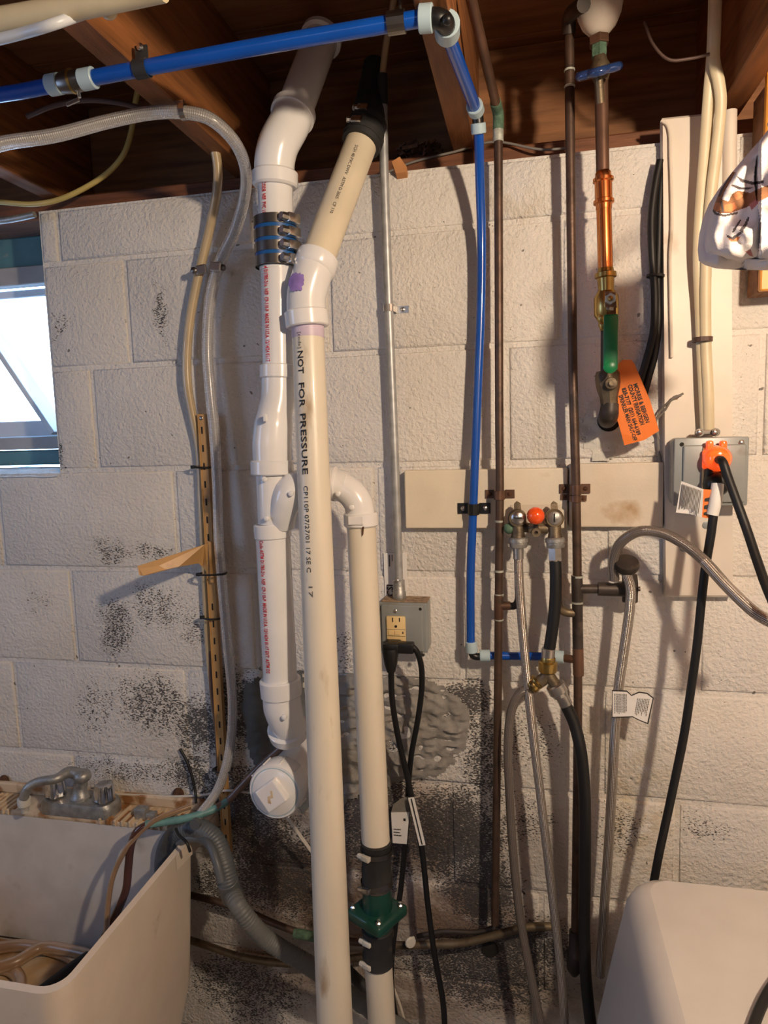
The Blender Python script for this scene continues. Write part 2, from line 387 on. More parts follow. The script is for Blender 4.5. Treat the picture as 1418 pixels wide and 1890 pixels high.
def box(c, size, X=Vector((1, 0, 0)), Z=Vector((0, 0, 1)), bev=.002, segs=2):
    bm = bmesh.new(); bmesh.ops.create_cube(bm, size=1)
    bmesh.ops.scale(bm, vec=size, verts=bm.verts)
    if bev: bmesh.ops.bevel(bm, geom=list(bm.edges), offset=bev, segments=segs, profile=.5, affect='EDGES')
    X = X.normalized(); Z = (Z-X*Z.dot(X)).normalized(); Y = Z.cross(X); c = V(c)
    bm.verts.index_update()
    vs = [c+X*v.co.x+Y*v.co.y+Z*v.co.z for v in bm.verts]; fs = [tuple(v.index for v in f.verts) for f in bm.faces]; bm.free(); return vs, fs
def bx(x0, x1, y0, y1, z0, z1, bev=.002, segs=1):
    return box(Vector(((x0+x1)/2, (y0+y1)/2, (z0+z1)/2)), (x1-x0, y1-y0, z1-z0), bev=bev, segs=segs)
def prism(pts, nrm, t, bev=0):
    """closed outline of 3D points extruded by t against nrm (nrm faces the viewer)"""
    P = [V(p) for p in pts]; n = len(P); nrm = nrm.normalized()
    nn = Vector((0, 0, 0))
    for i in range(n): nn += P[i].cross(P[(i+1) % n])
    if nn.dot(nrm) < 0: P.reverse()
    vs = P+[p-nrm*t for p in P]
    if bev:
        c = sum(P, Vector())/n
        vs = [p+(c-p).normalized()*bev for p in P]+[p-nrm*bev for p in P]+[p-nrm*t for p in P]
        fs = [tuple(range(n)), tuple(range(3*n-1, 2*n-1, -1))]
        for l in (0, 1):
            for i in range(n): k = (i+1) % n; fs.append((l*n+i, (l+1)*n+i, (l+1)*n+k, l*n+k))
        return vs, fs
    fs = [tuple(range(n)), tuple(range(2*n-1, n-1, -1))]
    for i in range(n): k = (i+1) % n; fs.append((i, n+i, n+k, k))
    return vs, fs
def hexn(a, b, r): return lat2(a, b, [(0, r*.93), (.08, r), (.92, r), (1, r*.93)], 6)
OUT = Vector((0, -1, 0)); UP = Vector((0, 0, 1)); RT = Vector((1, 0, 0))
def textgeo(s, size, align='LEFT', bold=0, spacing=1.0):
    cu = bpy.data.curves.new('t', 'FONT'); cu.body = s; cu.size = size; cu.align_x = align; cu.resolution_u = 2; cu.offset = bold; cu.space_character = spacing
    o = bpy.data.objects.new('t', cu); COL.objects.link(o)
    bpy.context.view_layer.update(); dg = bpy.context.evaluated_depsgraph_get()
    me = bpy.data.meshes.new_from_object(o.evaluated_get(dg))
    vs = [v.co.copy() for v in me.vertices]; fs = [tuple(p.vertices) for p in me.polygons]
    bpy.data.objects.remove(o); bpy.data.curves.remove(cu); bpy.data.meshes.remove(me)
    return vs, fs
def text_plane(s, size, org, ux, uy, mat, parent, name='lettering', off=.0006, **k):
    vs, fs = textgeo(s, size, **k); org = V(org); ux = ux.normalized(); uy = uy.normalized(); n = ux.cross(uy)
    return mk(name, ([org+ux*v.x+uy*v.y+n*off for v in vs], fs), mat, parent)
def text_cyl(s, size, a, b, r, ang, mat, parent, start=0., name='lettering', length=None, **k):
    """text running from a towards b on a pipe; ang = direction (radians) round the pipe measured from the viewer side"""
    a = V(a); b = V(b); d = (b-a).normalized(); n0 = (OUT-d*OUT.dot(d)).normalized(); s0 = d.cross(n0)
    vs, fs = textgeo(s, size, **k)
    L = max(v.x for v in vs) if vs else 1
    f = (length/L) if length else 1
    out = []
    for v in vs:
        # letters read when the head is tilted right: text x along the pipe (down), text up towards +x side
        th = ang - (v.y-size*.35)/r
        out.append(a+d*(start+v.x*f)+(n0*math.cos(th)+s0*math.sin(th))*(r+.0009))
    return mk(name, (out, [tuple(reversed(q)) for q in fs]), mat, parent)
def stripes(org, ux, uy, rows, lh, wid, mat, parent, name='printed_lines', th=.4, off=.0006, gaps=True):
    org = V(org); ux = ux.normalized(); uy = uy.normalized(); n = ux.cross(uy); vs, fs = [], []
    for i in range(rows):
        x = 0
        W_ = wid*(random.uniform(.75, 1) if gaps else 1)
        while x < W_:
            w_ = random.uniform(.0015, .005); y = -i*lh; k = len(vs)
            for (p, q) in ((x, y), (min(x+w_, W_), y), (min(x+w_, W_), y-lh*th), (x, y-lh*th)): vs.append(org+ux*p+uy*q+n*off)
            fs.append((k+3, k+2, k+1, k)); x += w_+.0008
    return mk(name, (vs, fs), mat, parent)
def screwhead(c, r, nrm, mat, parent, name='screw', slot=True):
    c = V(c); o = mk(name, lathe(c, nrm, [(0, r), (r*.35, r*.95), (r*.6, r*.6), (r*.65, .0001)], 12), mat, parent, smooth=True)
    return o
def hclamp(parent, c, ax, r, wdt=.011, side=Vector((0.6, -1, 0)), housing='steel', band='steel', hs=1.0):
    """worm-drive hose clamp round a pipe"""
    c = V(c); ax = ax.normalized(); b = mk('hose_clamp', lathe(c-ax*wdt/2, ax, [(0, r), (0, r+.0012), (wdt, r+.0012), (wdt, r)], 28, False), band, parent, smooth=True)
    side = (side-ax*side.dot(ax)).normalized(); t = ax.cross(side).normalized()
    p = c+side*(r+.003*hs)
    g = merge(box(p, (.015*hs, .008*hs, wdt*.95), X=t, Z=ax, bev=.0012), lathe(p+t*.007*hs, t, [(0, .0042*hs), (.006*hs, .0042*hs), (.008*hs, .0034*hs)], 8))
    mk('clamp_screw', g, housing, b, smooth=True)
    return b
def strap(name, label, c, ax, r, h, tabL, tabR, t, mat, lift=None, base=0., cat='strap', group=None, screw='steel', sr=.004):
    """two-hole or one-hole pipe strap: flat tabs on the wall and an arch over the pipe. c = pipe centre"""
    c = V(c); ax = ax.normalized(); s = ax.cross(OUT).normalized()
    if s.x < 0: s = -s
    z0 = -base; n = OUT
    y0 = (-c.y) - base                      # pipe centre above the base plane
    prof = []
    if tabL: prof += [(-r-tabL, 0.0008), (-r-.002, 0.0008)]
    else: prof += [(-r-.0005, max(0.0, y0-r*.9))]
    R = r+.0006
    for k in range(9):
        a = math.pi*(1-k/8); prof.append((R*math.cos(a)*1.02, y0+R*math.sin(a)))
    if tabR: prof += [(r+.002, 0.0008), (r+tabR, 0.0008)]
    cb = Vector((c.x, -base, c.z))
    P = [(cb+s*x+n*y) for x, y in prof]; N2 = []
    for i in range(len(P)):
        d = (P[min(i+1, len(P)-1)]-P[max(i-1, 0)]).normalized(); q = d.cross(ax); q = q if q.dot(n) > 0 or (abs(q.dot(n)) < .3 and q.dot(s)*(prof[i][0]) > 0) else -q; N2.append(q.normalized())
    vs, fs = [], []; m_ = len(P)
    for i in range(m_):
        for a_, b_ in ((-1, 0), (1, 0), (1, 1), (-1, 1)): vs.append(P[i]+ax*a_*h/2+N2[i]*t*b_)
    for i in range(m_-1):
        for j in range(4): k = (j+1) % 4; fs.append((i*4+j, i*4+k, (i+1)*4+k, (i+1)*4+j))
    fs += [(3, 2, 1, 0), tuple((m_-1)*4+j for j in range(4))]
    root = thing(name, label, cat, cb, group)
    mk('band', (vs, fs), mat, root)
    if tabL: screwhead(cb-s*(r+tabL*.55)+n*(t+.0008), sr, OUT, screw, root)
    if tabR: screwhead(cb+s*(r+tabR*.55)+n*(t+.0008), sr, OUT, screw, root)
    return root
def ring_tie(name, label, pts, r, mat, cat='cable tie', group=None, flat=.5, parent=None, tail=None, closed=True, head=True):
    g = tube(pts, r, 6, 5, cap=True)
    o = mk(name, g, mat, parent, label if parent is None else None, cat if parent is None else None, group, smooth=True)
    if head: mk('tie_head', box(V(pts[0]), (.006, .005, .006), bev=.0008), mat, o)
    return o

# ================================================================== STRUCTURE
ZT = 2.018                                        # top of the block wall
def J(k): return .9+(6-k)*.2032
XL, XR = -2.0, 1.5
WINX0, WINX1, SILL = -1.78, -.937, J(3)+.004
wall = mk('wall_back', merge(bx(WINX1, XR, .004, .20, 0, ZT, 0), bx(XL, WINX0, .004, .20, 0, ZT, 0), bx(WINX0, WINX1, .004, .20, 0, SILL-.02, 0)), MW, kind='structure')
seen = {0: W(880,350).x, 1: W(235,575).x, 2: W(937,740).x, 3: W(325,950).x, 4: W(135,1130).x, 5: W(347,1315).x, 6: W(150,1560).x, 7: W(1000,1750).x, 8: 0., 9: .2, 10: .0}
BC = {}
def block(x0, x1, z0, z1):
    j = .0042; key = (round(x1-x0, 3), round(z1-z0, 3))
    if key not in BC:
        w_, h_ = key; bm = bmesh.new(); bmesh.ops.create_cube(bm, size=1); bmesh.ops.scale(bm, vec=(w_-2*j, .05, h_-2*j), verts=bm.verts)
        bmesh.ops.bevel(bm, geom=[e for e in bm.edges if all(v.co.y < 0 for v in e.verts)], offset=.0045, segments=2, profile=.5, affect='EDGES')
        me = bpy.data.meshes.new('block'); bm.to_mesh(me); bm.free(); me.materials.append(MW); BC[key] = me
        me.polygons.foreach_set('use_smooth', [True]*len(me.polygons))
        try: me.set_sharp_from_angle(angle=math.radians(50))
        except Exception: pass
    o = bpy.data.objects.new('block', BC[key]); COL.objects.link(o); o.parent = wall
    wp = Vector(((x0+x1)/2, .025+random.uniform(-.0012, .0012), (z0+z1)/2)); o.location = wp-LOC[wall.name]
    o.rotation_euler = (random.uniform(-.002, .002), random.uniform(-.002, .002), random.uniform(-.0015, .0015))
for k in range(0, 11):
    z1 = min(J(k), ZT) if k else ZT; z0 = J(k+1) if k < 10 else 0
    z1 = ZT if k == 0 else J(k)
    if k == 0: z0 = J(1)
    if z0 < 0: z0 = 0
    if z1-z0 < .03: continue
    x = seen[k]-.4064*12
    while x < XR:
        a, b = max(x, XL), min(x+.4064, XR); x += .4064
        spans = [(a, b)]
        if k in (0, 1, 2): spans = [(a, min(b, WINX0)), (max(a, WINX1), b)]
        for p, q in spans:
            if q-p > .03: block(p, q, z0, z1)
floor = mk('floor', bx(XL-.1, XR+.1, -4.2, .2, -.1, 0, 0), 'concrete', kind='structure')
mk('wall_left', bx(XL-.12, XL, -4.2, .2, 0, 2.30, 0), 'plaster', kind='structure')
mk('wall_right', bx(XR, XR+.12, -4.2, .2, 0, 2.30, 0), 'plaster', kind='structure')
mk('wall_front', bx(XL-.1, XR+.1, -4.3, -4.2, 0, 2.30, 0), 'plaster', kind='structure')
w2 = mk('window_2', merge(bx(XL, XL+.03, -1.70, -.60, 1.49, 1.53, .003), bx(XL, XL+.03, -1.70, -.60, 1.97, 2.01, .003), bx(XL, XL+.03, -1.70, -1.66, 1.53, 1.97, .003), bx(XL, XL+.03, -.64, -.60, 1.53, 1.97, .003)), 'winwhite', kind='structure')
mk('window_pane', bx(XL+.004, XL+.008, -1.66, -.64, 1.53, 1.97, 0), 'glass', w2)
# subfloor boards overhead
ceil = mk('ceiling', bx(XL-.1, XR+.1, -4.3, .3, 2.302, 2.33, 0), 'woodsub', kind='structure')
y = .28; pmesh = None
while y > -4.2:
    g = bx(XL-.08, XR+.08, y-.137, y, 2.283, 2.302, .0015)
    if pmesh is None:
        o = mk('plank', g, 'woodsub', ceil); pmesh = o.data; base = o.location.copy(); y0 = y
    else:
        o = bpy.data.objects.new('plank', pmesh); COL.objects.link(o); o.parent = ceil; o.location = base+Vector((0, y-y0, random.uniform(-.001, .001)))
    y -= .14
JX = [-1.76, -1.36, -.965, -.548, -.128, .298, .71, 1.11]
JZ = 2.062
for i, x in enumerate(JX):
    mk('floor_joist', bx(x, x+.040, -4.2, .17, JZ, 2.283, .002), 'wood', cat='joist',
       label=['overhead wooden joist farthest left, past the window', 'overhead wooden joist above the window, second from the left wall', 'dim overhead joist just left of the yellow cable, near the window',
              'orange-lit overhead joist that the blue pipe crosses, left of the white drain pipe', 'overhead joist beside the elbow of the blue pipe', 'dark overhead joist behind the cream cables',
              'overhead joist right of the cream cables, outside the lamp', 'overhead joist farthest right'][i])
# sill plate and rim board on the wall top
mk('trim_1', bx(XL, XR, .055, .19, ZT+.002, ZT+.042, .003), 'woodsill', kind='structure')
mk('trim_2', bx(XL, XR, .175, .20, ZT+.042, 2.283, .002), 'woodsub', kind='structure')

# window in the left of the wall: frame set back, hopper sash tilted open
win = mk('window_1', merge(bx(WINX0, WINX1, .135, .19, ZT-.065, ZT, .003), bx(WINX0, WINX1, .135, .19, SILL+.004, SILL+.038, .003), bx(WINX0, WINX0+.03, .135, .19, SILL, ZT, .003)), 'tealpaint', kind='structure')
mk('window_trim', merge(bx(WINX0, WINX1, .120, .15, ZT-.105, ZT-.066, .002), bx(WINX0, WINX1, .120, .15, SILL+.040, SILL+.068, .002)), 'wingrey', win)
mk('window_frame', merge(bx(WINX0+.03, WINX1, .15, .185, ZT-.125, ZT-.108, .002), bx(WINX0+.03, WINX1, .15, .185, SILL+.068, SILL+.105, .002)), 'winwhite', win)
mk('window_sill', (lambda: (lambda n=26, mmm=6: ([Vector((WINX0+(WINX1-WINX0)*i/n, -.006+.19*j/mmm, SILL-.018+.016*(1 if j else .2)+noise.noise(Vector((i*.7, j*1.3, 2)))*.006)) for j in range(mmm+1) for i in range(n+1)],
     [(j*(n+1)+i, j*(n+1)+i+1, (j+1)*(n+1)+i+1, (j+1)*(n+1)+i) for j in range(mmm) for i in range(n)]))())(), 'sillpaint', win, smooth=True)
# open sash: hinged at the bottom, leaning into the room
# jamb-side arm and sash seen through the opening
p0 = W(128, 800, -.12); 
def sash(a, b, w_, t=.02): return box((a+b)/2, ((b-a).length, t, w_), X=(b-a), Z=OUT, bev=.002)
sa = W(112, 800, -.125); sb = W(-60, 545, -.125)
mk('sash_rail', sash(sa, sb, .055, .012), 'winwhite', win)
mk('window_pane', bx(WINX0+.03, WINX1, .165, .169, SILL+.1, ZT-.12, 0), 'glass', win)
g = merge(tube([(78, 640, -.1), (97, 640, -.06)], .001, 6, 1))
mk('sash_wire', g, 'greywire', win)

# cement patch on the wall
def patch(name, poly, mat, amp, parent, base=.002, fr=30, label=None):
    P = [W(*p) for p in poly]; x0 = min(p.x for p in P); x1 = max(p.x for p in P); z0 = min(p.z for p in P); z1 = max(p.z for p in P)
    step = .0035; nx = int((x1-x0)/step)+1; nz = int((z1-z0)/step)+1
    def inside(x, z):
        c = False; j = len(P)-1
        for i in range(len(P)):
            if (P[i].z > z) != (P[j].z > z) and x < (P[j].x-P[i].x)*(z-P[i].z)/(P[j].z-P[i].z)+P[i].x: c = not c
            j = i
        return c
    def dist(x, z):
        m_ = 9
        for i in range(len(P)):
            a, b = P[i-1], P[i]; dx, dz = b.x-a.x, b.z-a.z; t = max(0, min(1, ((x-a.x)*dx+(z-a.z)*dz)/(dx*dx+dz*dz+1e-9)))
            m_ = min(m_, math.hypot(x-a.x-t*dx, z-a.z-t*dz))
        return m_
    idx, vs, fs = {}, [], []
    for j in range(nz):
        for i in range(nx):
            x, z = x0+i*step, z0+j*step
            xx = x+noise.noise(Vector((x*60, z*60, 3)))*.008; zz = z+noise.noise(Vector((x*60, z*60, 9)))*.008
            if inside(xx, zz):
                d = dist(xx, zz); e = min(1, d/.018)
                h = base+e*(amp*.5+amp*(noise.noise(Vector((x*fr, 0, z*fr*1.8)))+.6*noise.noise(Vector((x*fr*2.4, 5, z*fr*4)))-abs(noise.noise(Vector((x*fr*.8, 7, z*fr*1.6))))*.9))
                idx[(i, j)] = len(vs); vs.append(Vector((x, -max(h, -.004), z)))
    for (i, j), k in idx.items():
        if (i+1, j) in idx and (i+1, j+1) in idx and (i, j+1) in idx: fs.append((k, idx[(i+1, j)], idx[(i+1, j+1)], idx[(i, j+1)]))
    return mk(name, (vs, fs), mat, parent, smooth=True)
patch('cement_patch', [(600,1245),(650,1243),(760,1246),(800,1255),(850,1285),(872,1320),(862,1380),(815,1430),(740,1445),(660,1470),(600,1500),(560,1440),(580,1330)], 'cement', .010, wall)
patch('cement_patch', [(455,1255),(500,1245),(560,1235),(575,1330),(560,1400),(600,1480),(560,1500),(480,1440),(455,1380),(445,1300)], 'cementd', .004, wall)
patch('cement_patch', [(1075,760),(1105,730),(1150,760),(1160,800),(1130,850),(1090,850),(1070,800)], 'lime', .004, wall)

# ================================================================== BOARDS
mk('mounting_board', box((W(750,868,0)+W(1046,972,0))/2+OUT*.0105, (W(1046,900).x-W(750,900).x, .020, .1045), bev=.0025), 'board', cat='board', label='long cream painted board behind the black strap and valves')
mk('mounting_board', box((W(1049,853,0)+W(1221,973,0))/2+OUT*.0095, (W(1221,900).x-W(1049,900).x, .018, .109), bev=.0025), 'board2', cat='board', label='stained cream board between the right copper pipe and the white plank')
vb = thing('plank', 'tall white painted vertical plank carrying the right electrical box', 'plank', W(1290,1102,0))
P4 = [W(1223,216,.022), W(1351,203,.022), W(1354,1103,.022), W(1229,1103,.022)]
mk('plank_face', prism(P4, OUT, .021, .004), 'trimb', vb)
mk('painted_wire', tube([(1221,222,.026),(1233,232,.026),(1238,300,.026),(1240,420,.026),(1237,470,.026),(1238,560,.026),(1240,660,.026)], .0026, 8, 6), 'trimb', vb, smooth=True)
mk('edge_roll', tube([(1347,206,.020),(1346,330,.020),(1345,470,.020)], .011, 12, 4), 'trimb', vb, smooth=True)
for px, py in ((1304,969),(1262,1012)): mk('hole_plug', lathe((px,py,.022), OUT, [(0,.006),(.0015,.006),(.002,.004)], 12), 'boxgrey', vb, smooth=True)

# ================================================================== LEFT DRAIN STACK
STAND = .042
A = thing('drain_stack', 'glossy white plastic drain stack with black clamped coupling and round cleanout', 'drain pipe', (512,1430,.0))
def rp(p, w): return RP(V(p), w)
pts = [(590,85,.02),(575,125,.04),(542,205,.09)]
r1 = rp((560,150,.06), 66)
topA, topB = V((592,75,.0)), V((537,222,.088))
mk('pipe', tube([topA, topB], r1, 28, 1, raw=True), 'pvc', A, smooth=True)
mk('roof_flange', lathe(topA+(topA-topB).normalized()*.01, (topB-topA), [(0,r1+.002),(.002,r1+.006),(.010,r1+.006),(.012,r1+.001)], 30), 'pvc', A, smooth=True)
# 45 elbow
dv = (topA-topB).normalized(); e0 = topB+dv*.012; bot = V((507,322,.10)); k0 = V((508,345,.10))
mk('elbow', tube([e0, topB-dv*.008, V((514,268,.103)), V((507,300,.102)), bot], r1+.003, 28, 5), 'pvc', A, smooth=True)
mk('elbow_hub', lathe(e0-dv*.004, dv, [(0,r1+.003),(.0,r1+.0065),(.012,r1+.0068),(.014,r1+.001)], 30), 'pvc', A, smooth=True)
mk('elbow_hub', collar((508,316,.101), (508,346,.10), r1+.0075, .003, 30), 'pvc', A, smooth=True)
s0, s1 = V((508,340,.10)), V((511,500,.10)); r2 = rp(V((509,370,.1)), 64)
mk('pipe', tube([s0, s1], r2, 28, 1), 'pvc', A, smooth=True)
text_cyl('CODE  NSF  PVC 1120  PW', .010, V((508,345,.10)), V((509,420,.10)), r2, .30, 'redink', A, bold=.00025, length=.064)
# clamped rubber coupling
ca, cb_ = V((509,404,.10)), V((512,494,.10)); rc = r2+.006; axc = (cb_-ca).normalized(); Lc = (cb_-ca).length
cp = mk('rubber_coupling', lathe(ca, axc, [(0, rc-.003), (.002, rc), (.006, rc-.0005), (Lc-.006, rc-.0005), (Lc-.002, rc), (Lc, rc-.003)], 32), 'black', A, smooth=True)
mk('blue_band', lathe(ca+axc*.012, axc, [(0, rc-.001), (.001, rc+.0006), (Lc-.025, rc+.0006), (Lc-.024, rc-.001)], 32, False), 'blueband', cp, smooth=True)
for q in range(4):
    hclamp(A, ca+axc*(Lc*(.10+.27*q)), axc, rc+.0008, .0145, Vector((.93, -.5, 0)), 'steel', 'darksteel', 1.6)
s2, s3 = V((512,490,.10)), V((515,700,.105)); r3 = rp(V((512,600,.1)), 60)
mk('pipe', tube([s2, s3], r3, 28, 1), 'pvc', A, smooth=True)
text_cyl('M D1785-21e  NSF  CP-110-P  MADE IN U.S.A. 12/14/24 01:17', .0105, V((510,497,.10)), V((514,676,.104)), r3, .28, 'redink', A, bold=.00025, length=(V((514,676,.104))-V((510,497,.10))).length*.97)
# wye with swept inlet behind (sanitary fitting), seen as a bulging shoulder
rw = rp(V((505,860,.11)), 70)
mk('fitting_hub', collar((514,674,.104), (514,700,.105), r3+.004, .002, 30), 'pvc', A, smooth=True)
y1, y2, y3, y4 = V((514,698,.105)), V((513,735,.108)), V((505,785,.115)), V((503,855,.118))
mk('swept_fitting', tube([y1, y2, V((508,762,.112)), y3, V((502,820,.118)), y4], [r3+.001, r3+.001, rw*.90, rw*1.0, rw*1.02, rw*1.0], 30, 6), 'pvc', A, smooth=True)
mk('moulded_lug', box((490,771,.155), (.005,.008,.012), bev=.001), 'pvc', A)
mk('fitting_hub', collar((502,849,.118), (503,876,.118), rw+.004, .002, 30), 'pvc', A, smooth=True)
mk('wye_body', tube([(503,872,.118),(507,965,.116)], rw-.004, 30, 1), 'pvc', A, smooth=True)
# branch arm sweeping up to the right
mk('branch_arm', tube([(520,965,.118),(524,940,.128),(540,905,.128),(575,893,.100),(610,893,.080),(640,898,.078)], [rp((520,950,.12),52)]*2+[rp((550,905,.12),62)]*2+[rp((600,895,.12),58)]*2, 24, 6), 'pvc', A, smooth=True)
for px, py, d in ((489,884,.152),(538,911,.160),(493,957,.150)): mk('moulded_button', lathe((px,py,d-.004), OUT, [(0,.0042),(.004,.0042),(.0048,.003)], 12), 'pvc', A, smooth=True)
mk('fitting_hub', collar((502,966,.116), (504,993,.116), rw-.0005, .002, 30), 'pvc', A, smooth=True)
l0, l1 = V((504,990,.116)), V((518,1262,.12)); r4 = rp(V((510,1120,.118)), 63)
mk('pipe', tube([l0, l1], r4, 28, 1), 'pvc', A, smooth=True)
text_cyl('Code ASTM D1785-21e  NSF  CP-110-P  MADE IN U.S.A. 12/14/24 01:17 EXT. ASTM D2', .0108, l0, l1, r4, .34, 'redink', A, bold=.00025, start=.003, length=(l1-l0).length*.88)
mk('elbow_hub', collar((517,1252,.12), (520,1284,.12), r4+.0065, .002, 30), 'pvc', A, smooth=True)
mk('elbow', tube([(519,1278,.12),(522,1305,.12),(530,1330,.113),(542,1350,.095)], [r4+.003, r4+.004, r4+.002, r4+.001], 28, 6), 'pvc', A, smooth=True)
mk('moulded_button', lathe((526,1322,.150), OUT, [(0,.0045),(.006,.0045),(.007,.003)], 12), 'pvc', A, smooth=True)
mk('elbow_hub', lathe(V((530,1340,.108)), (V((540,1368,.085))-V((528,1332,.112))), [(0,r4+.004),(.002,r4+.0065),(.018,r4+.0065),(.020,r4+.004)], 30), 'pvc', A, smooth=True)
STAND = .0
# cleanout pointing out at the viewer-left; its body runs back into the wall patch
cf = V((507,1462,.205)); cbk = V((575,1385,.02)); dx = (cf-cbk).normalized(); Lb = (cf-cbk).length; rC = rp(cf, 104)
mk('cleanout_body', lathe(cbk, dx, [(0,rC*.80),(Lb-.05,rC*.82),(Lb-.048,rC*.86),(Lb-.040,rC*.97),(Lb-.036,rC),(Lb-.004,rC),(Lb,rC-.003),(Lb,rC*.86)], 40), 'pvc', A, smooth=True)
for k in range(10):
    a = 2*math.pi*k/10; nn = dx.orthogonal().normalized(); bb = dx.cross(nn); q = cf-dx*.020+(nn*math.cos(a)+bb*math.sin(a))*(rC+.0005)
    mk('grip_rib', box(q, (.002,.003,.030), X=dx.cross(nn*math.cos(a)+bb*math.sin(a)), Z=dx, bev=.0005), 'pvc', A)
plug = mk('cleanout_plug', lathe(cf-dx*.004, dx, [(0,rC*.84),(.0055,rC*.84),(.007,rC*.80),(.0075,.0001)], 40), 'pvc', A, smooth=True)
mk('seal_ring', lathe(cf-dx*.001, dx, [(0,rC*.87),(.0025,rC*.87),(.0025,rC*.845),(0,rC*.845)], 40, False), 'ring', A, smooth=True)
sqx = (RX*.80+UX*.60); sqx = (sqx-dx*sqx.dot(dx)).normalized()
mk('square_nut', box(cf+dx*.010, (.042,.042,.016), X=sqx, Z=dx, bev=.003), 'pvc', plug)
mk('dirt_stain', prism([cf+dx*.0184+sqx*a+dx.cross(sqx)*b for a, b in ((-.010,-.006),(-.004,.003),(.002,.001),(.006,.008),(.009,.006),(.003,-.004),(-.002,-.002),(-.006,-.010))], dx, .0004), 'deck', plug)

# white strap behind the cleanout
mk('white_strap', box((V((530,1508,.07))+V((585,1585,.05)))/2, ((V((530,1508,.07))-V((585,1585,.05))).length, .003, .006), X=(V((585,1585,.05))-V((530,1508,.07))), Z=UP, bev=.0005), 'whitewire', cat='strap', label='thin white strap slanting down from the cleanout to the long cream pipe')

# ================================================================== LONG CREAM PIPE (lettered)
STAND = -.036
B = thing('vent_pipe', 'long cream plastic pipe lettered in black, kinked under a purple stain', 'drain pipe', (622,1890,.30))
t0, t1 = V((668,262,.100)), V((586,480,.185)); rb = rp(V((630,370,.13)), 60)
mk('pipe', tube([t0, t1], rb, 28, 1), 'pvcoldtop', B, smooth=True)
text_cyl('SCH 40 PVC DWV   ASTM D 2665   CP 110', .007, t0, t1, rb, -.2, 'greyink', B, start=.03, length=.13)
tax = (t1-t0).normalized()
# rubber boot on the top end
g0 = V((683,190,.045)); 
mk('rubber_boot', tube([V((692,120,.03)), V((684,190,.06)), t0-tax*.012, t0+tax*.006], [.020, .026, rb+.007, rb+.006], 24, 5), 'rubber', B, smooth=True)
for q, wd in ((0.0, .012), (.028, .012)):
    hclamp(B, t0-tax*(.008+q), tax, rb+.0065-q*.15, .011, Vector((-.15, -1, .1)), 'chrome', 'rubber', 1.15)
eh = V((581,492,.187)); rE = rb+.0035
u0, u1 = V((563,560,.197)), V((569,615,.20))
mk('elbow', tube([t1-tax*.004, t1+tax*.018, V((566,545,.198)), V((566,582,.2))], rE+.001, 28, 6), 'pvc', B, smooth=True)
mk('elbow_hub', lathe(t1-tax*.006, tax, [(0,rE-.001),(.002,rE+.0035),(.022,rE+.004),(.026,rE+.001)], 30), 'pvc', B, smooth=True)
mk('elbow_hub', collar((565,574,.20), (568,604,.20), rE+.0045, .002, 30), 'pvc', B, smooth=True)
b0, b1 = V((568,600,.20)), V((619,1905,.30)); rB0 = rp(V((569,650,.203)), 59); rB1 = rp(V((617,1850,.327)), 68)
mk('pipe', tube([b0, b1], [rB0, rB1], 30, 1), 'pvcold', B, smooth=True)
bd = (b1-b0).normalized()
mk('primer_band', lathe(b0, bd, [(0,rB0+.0004),(.022,rB0+.0004)], 30, False), 'lilac', B, smooth=True)
# purple splash on the elbow, wrapped on its surface
ps = V((559,532,.197)); vs, fs = [], []
R0 = rE+.0013
def onel(u, v):                       # u sideways metres, v up metres
    cc = V((566,545,.198)); th = u/R0; ax_ = (V((570,505,.192))-V((566,575,.2))).normalized(); n0 = (OUT-ax_*OUT.dot(ax_)).normalized(); s_ = ax_.cross(n0); s_ = s_ if s_.x > 0 else -s_
    return cc+ax_*v+(n0*math.cos(th)+s_*math.sin(th))*(R0+.0022)
n_ = 40; ring = []
for k in range(n_):
    a = 2*math.pi*k/n_; rr = .0135*(1+.45*noise.noise(Vector((math.cos(a)*2.2, math.sin(a)*2.2, 4)))+.25*noise.noise(Vector((math.cos(a)*6, math.sin(a)*6, 2))))
    ring.append((rr*math.cos(a)-.007, rr*math.sin(a)*1.05+.010))
vs = [onel(-.007, .010)]
for s_ in (.5, 1.0):
    for (u, v) in ring: vs.append(onel(-.007+(u+.007)*s_, .010+(v-.010)*s_))
for k in range(n_):
    q = (k+1) % n_; fs += [(0, 1+k, 1+q), (1+k, 1+n_+k, 1+n_+q, 1+q)]
mk('purple_stain', (vs, fs), 'purple', B, smooth=True)
L0 = (b1-b0).length
def plen(pya, pyb):                    # arc length along the pipe between picture rows
    def P_(py):
        t = (py-600)/(1905-600); return b0.lerp(b1, 1)
    return 0
def pt_on(py):
    # parameter along b0->b1 whose picture row is py
    lo, hi = 0., 1.
    for _ in range(30):
        mid = (lo+hi)/2; P = b0.lerp(b1, mid)-CAM; yy = 945-F*P.dot(UX)/P.dot(_f)
        if yy < py: lo = mid
        else: hi = mid
    return b0.lerp(b1, lo), lo*L0
def ptxt(s, pya, pyb, size, ang, mat='ink', bold=.0):
    P_a, la = pt_on(pya); P_b, lb = pt_on(pyb); r_ = rB0+(rB1-rB0)*la/L0+.0001
    text_cyl(s, size, P_a, b1, r_, ang, mat, B, length=(P_b-P_a).length, bold=bold)
ptxt('NOT', 652, 694, .0135, .2, bold=.0002); ptxt('FOR', 709, 755, .0135, .2, bold=.0002); ptxt('PRESSURE', 765, 876, .0135, .18, bold=.0002)
ptxt('CP110P 07/27/01 17 SE C', 896, 1053, .0105, .18); ptxt("17", 1073, 1098, .009, .1, 'greyink')
ptxt('[code]', 618, 648, .0075, .22, 'greyink')

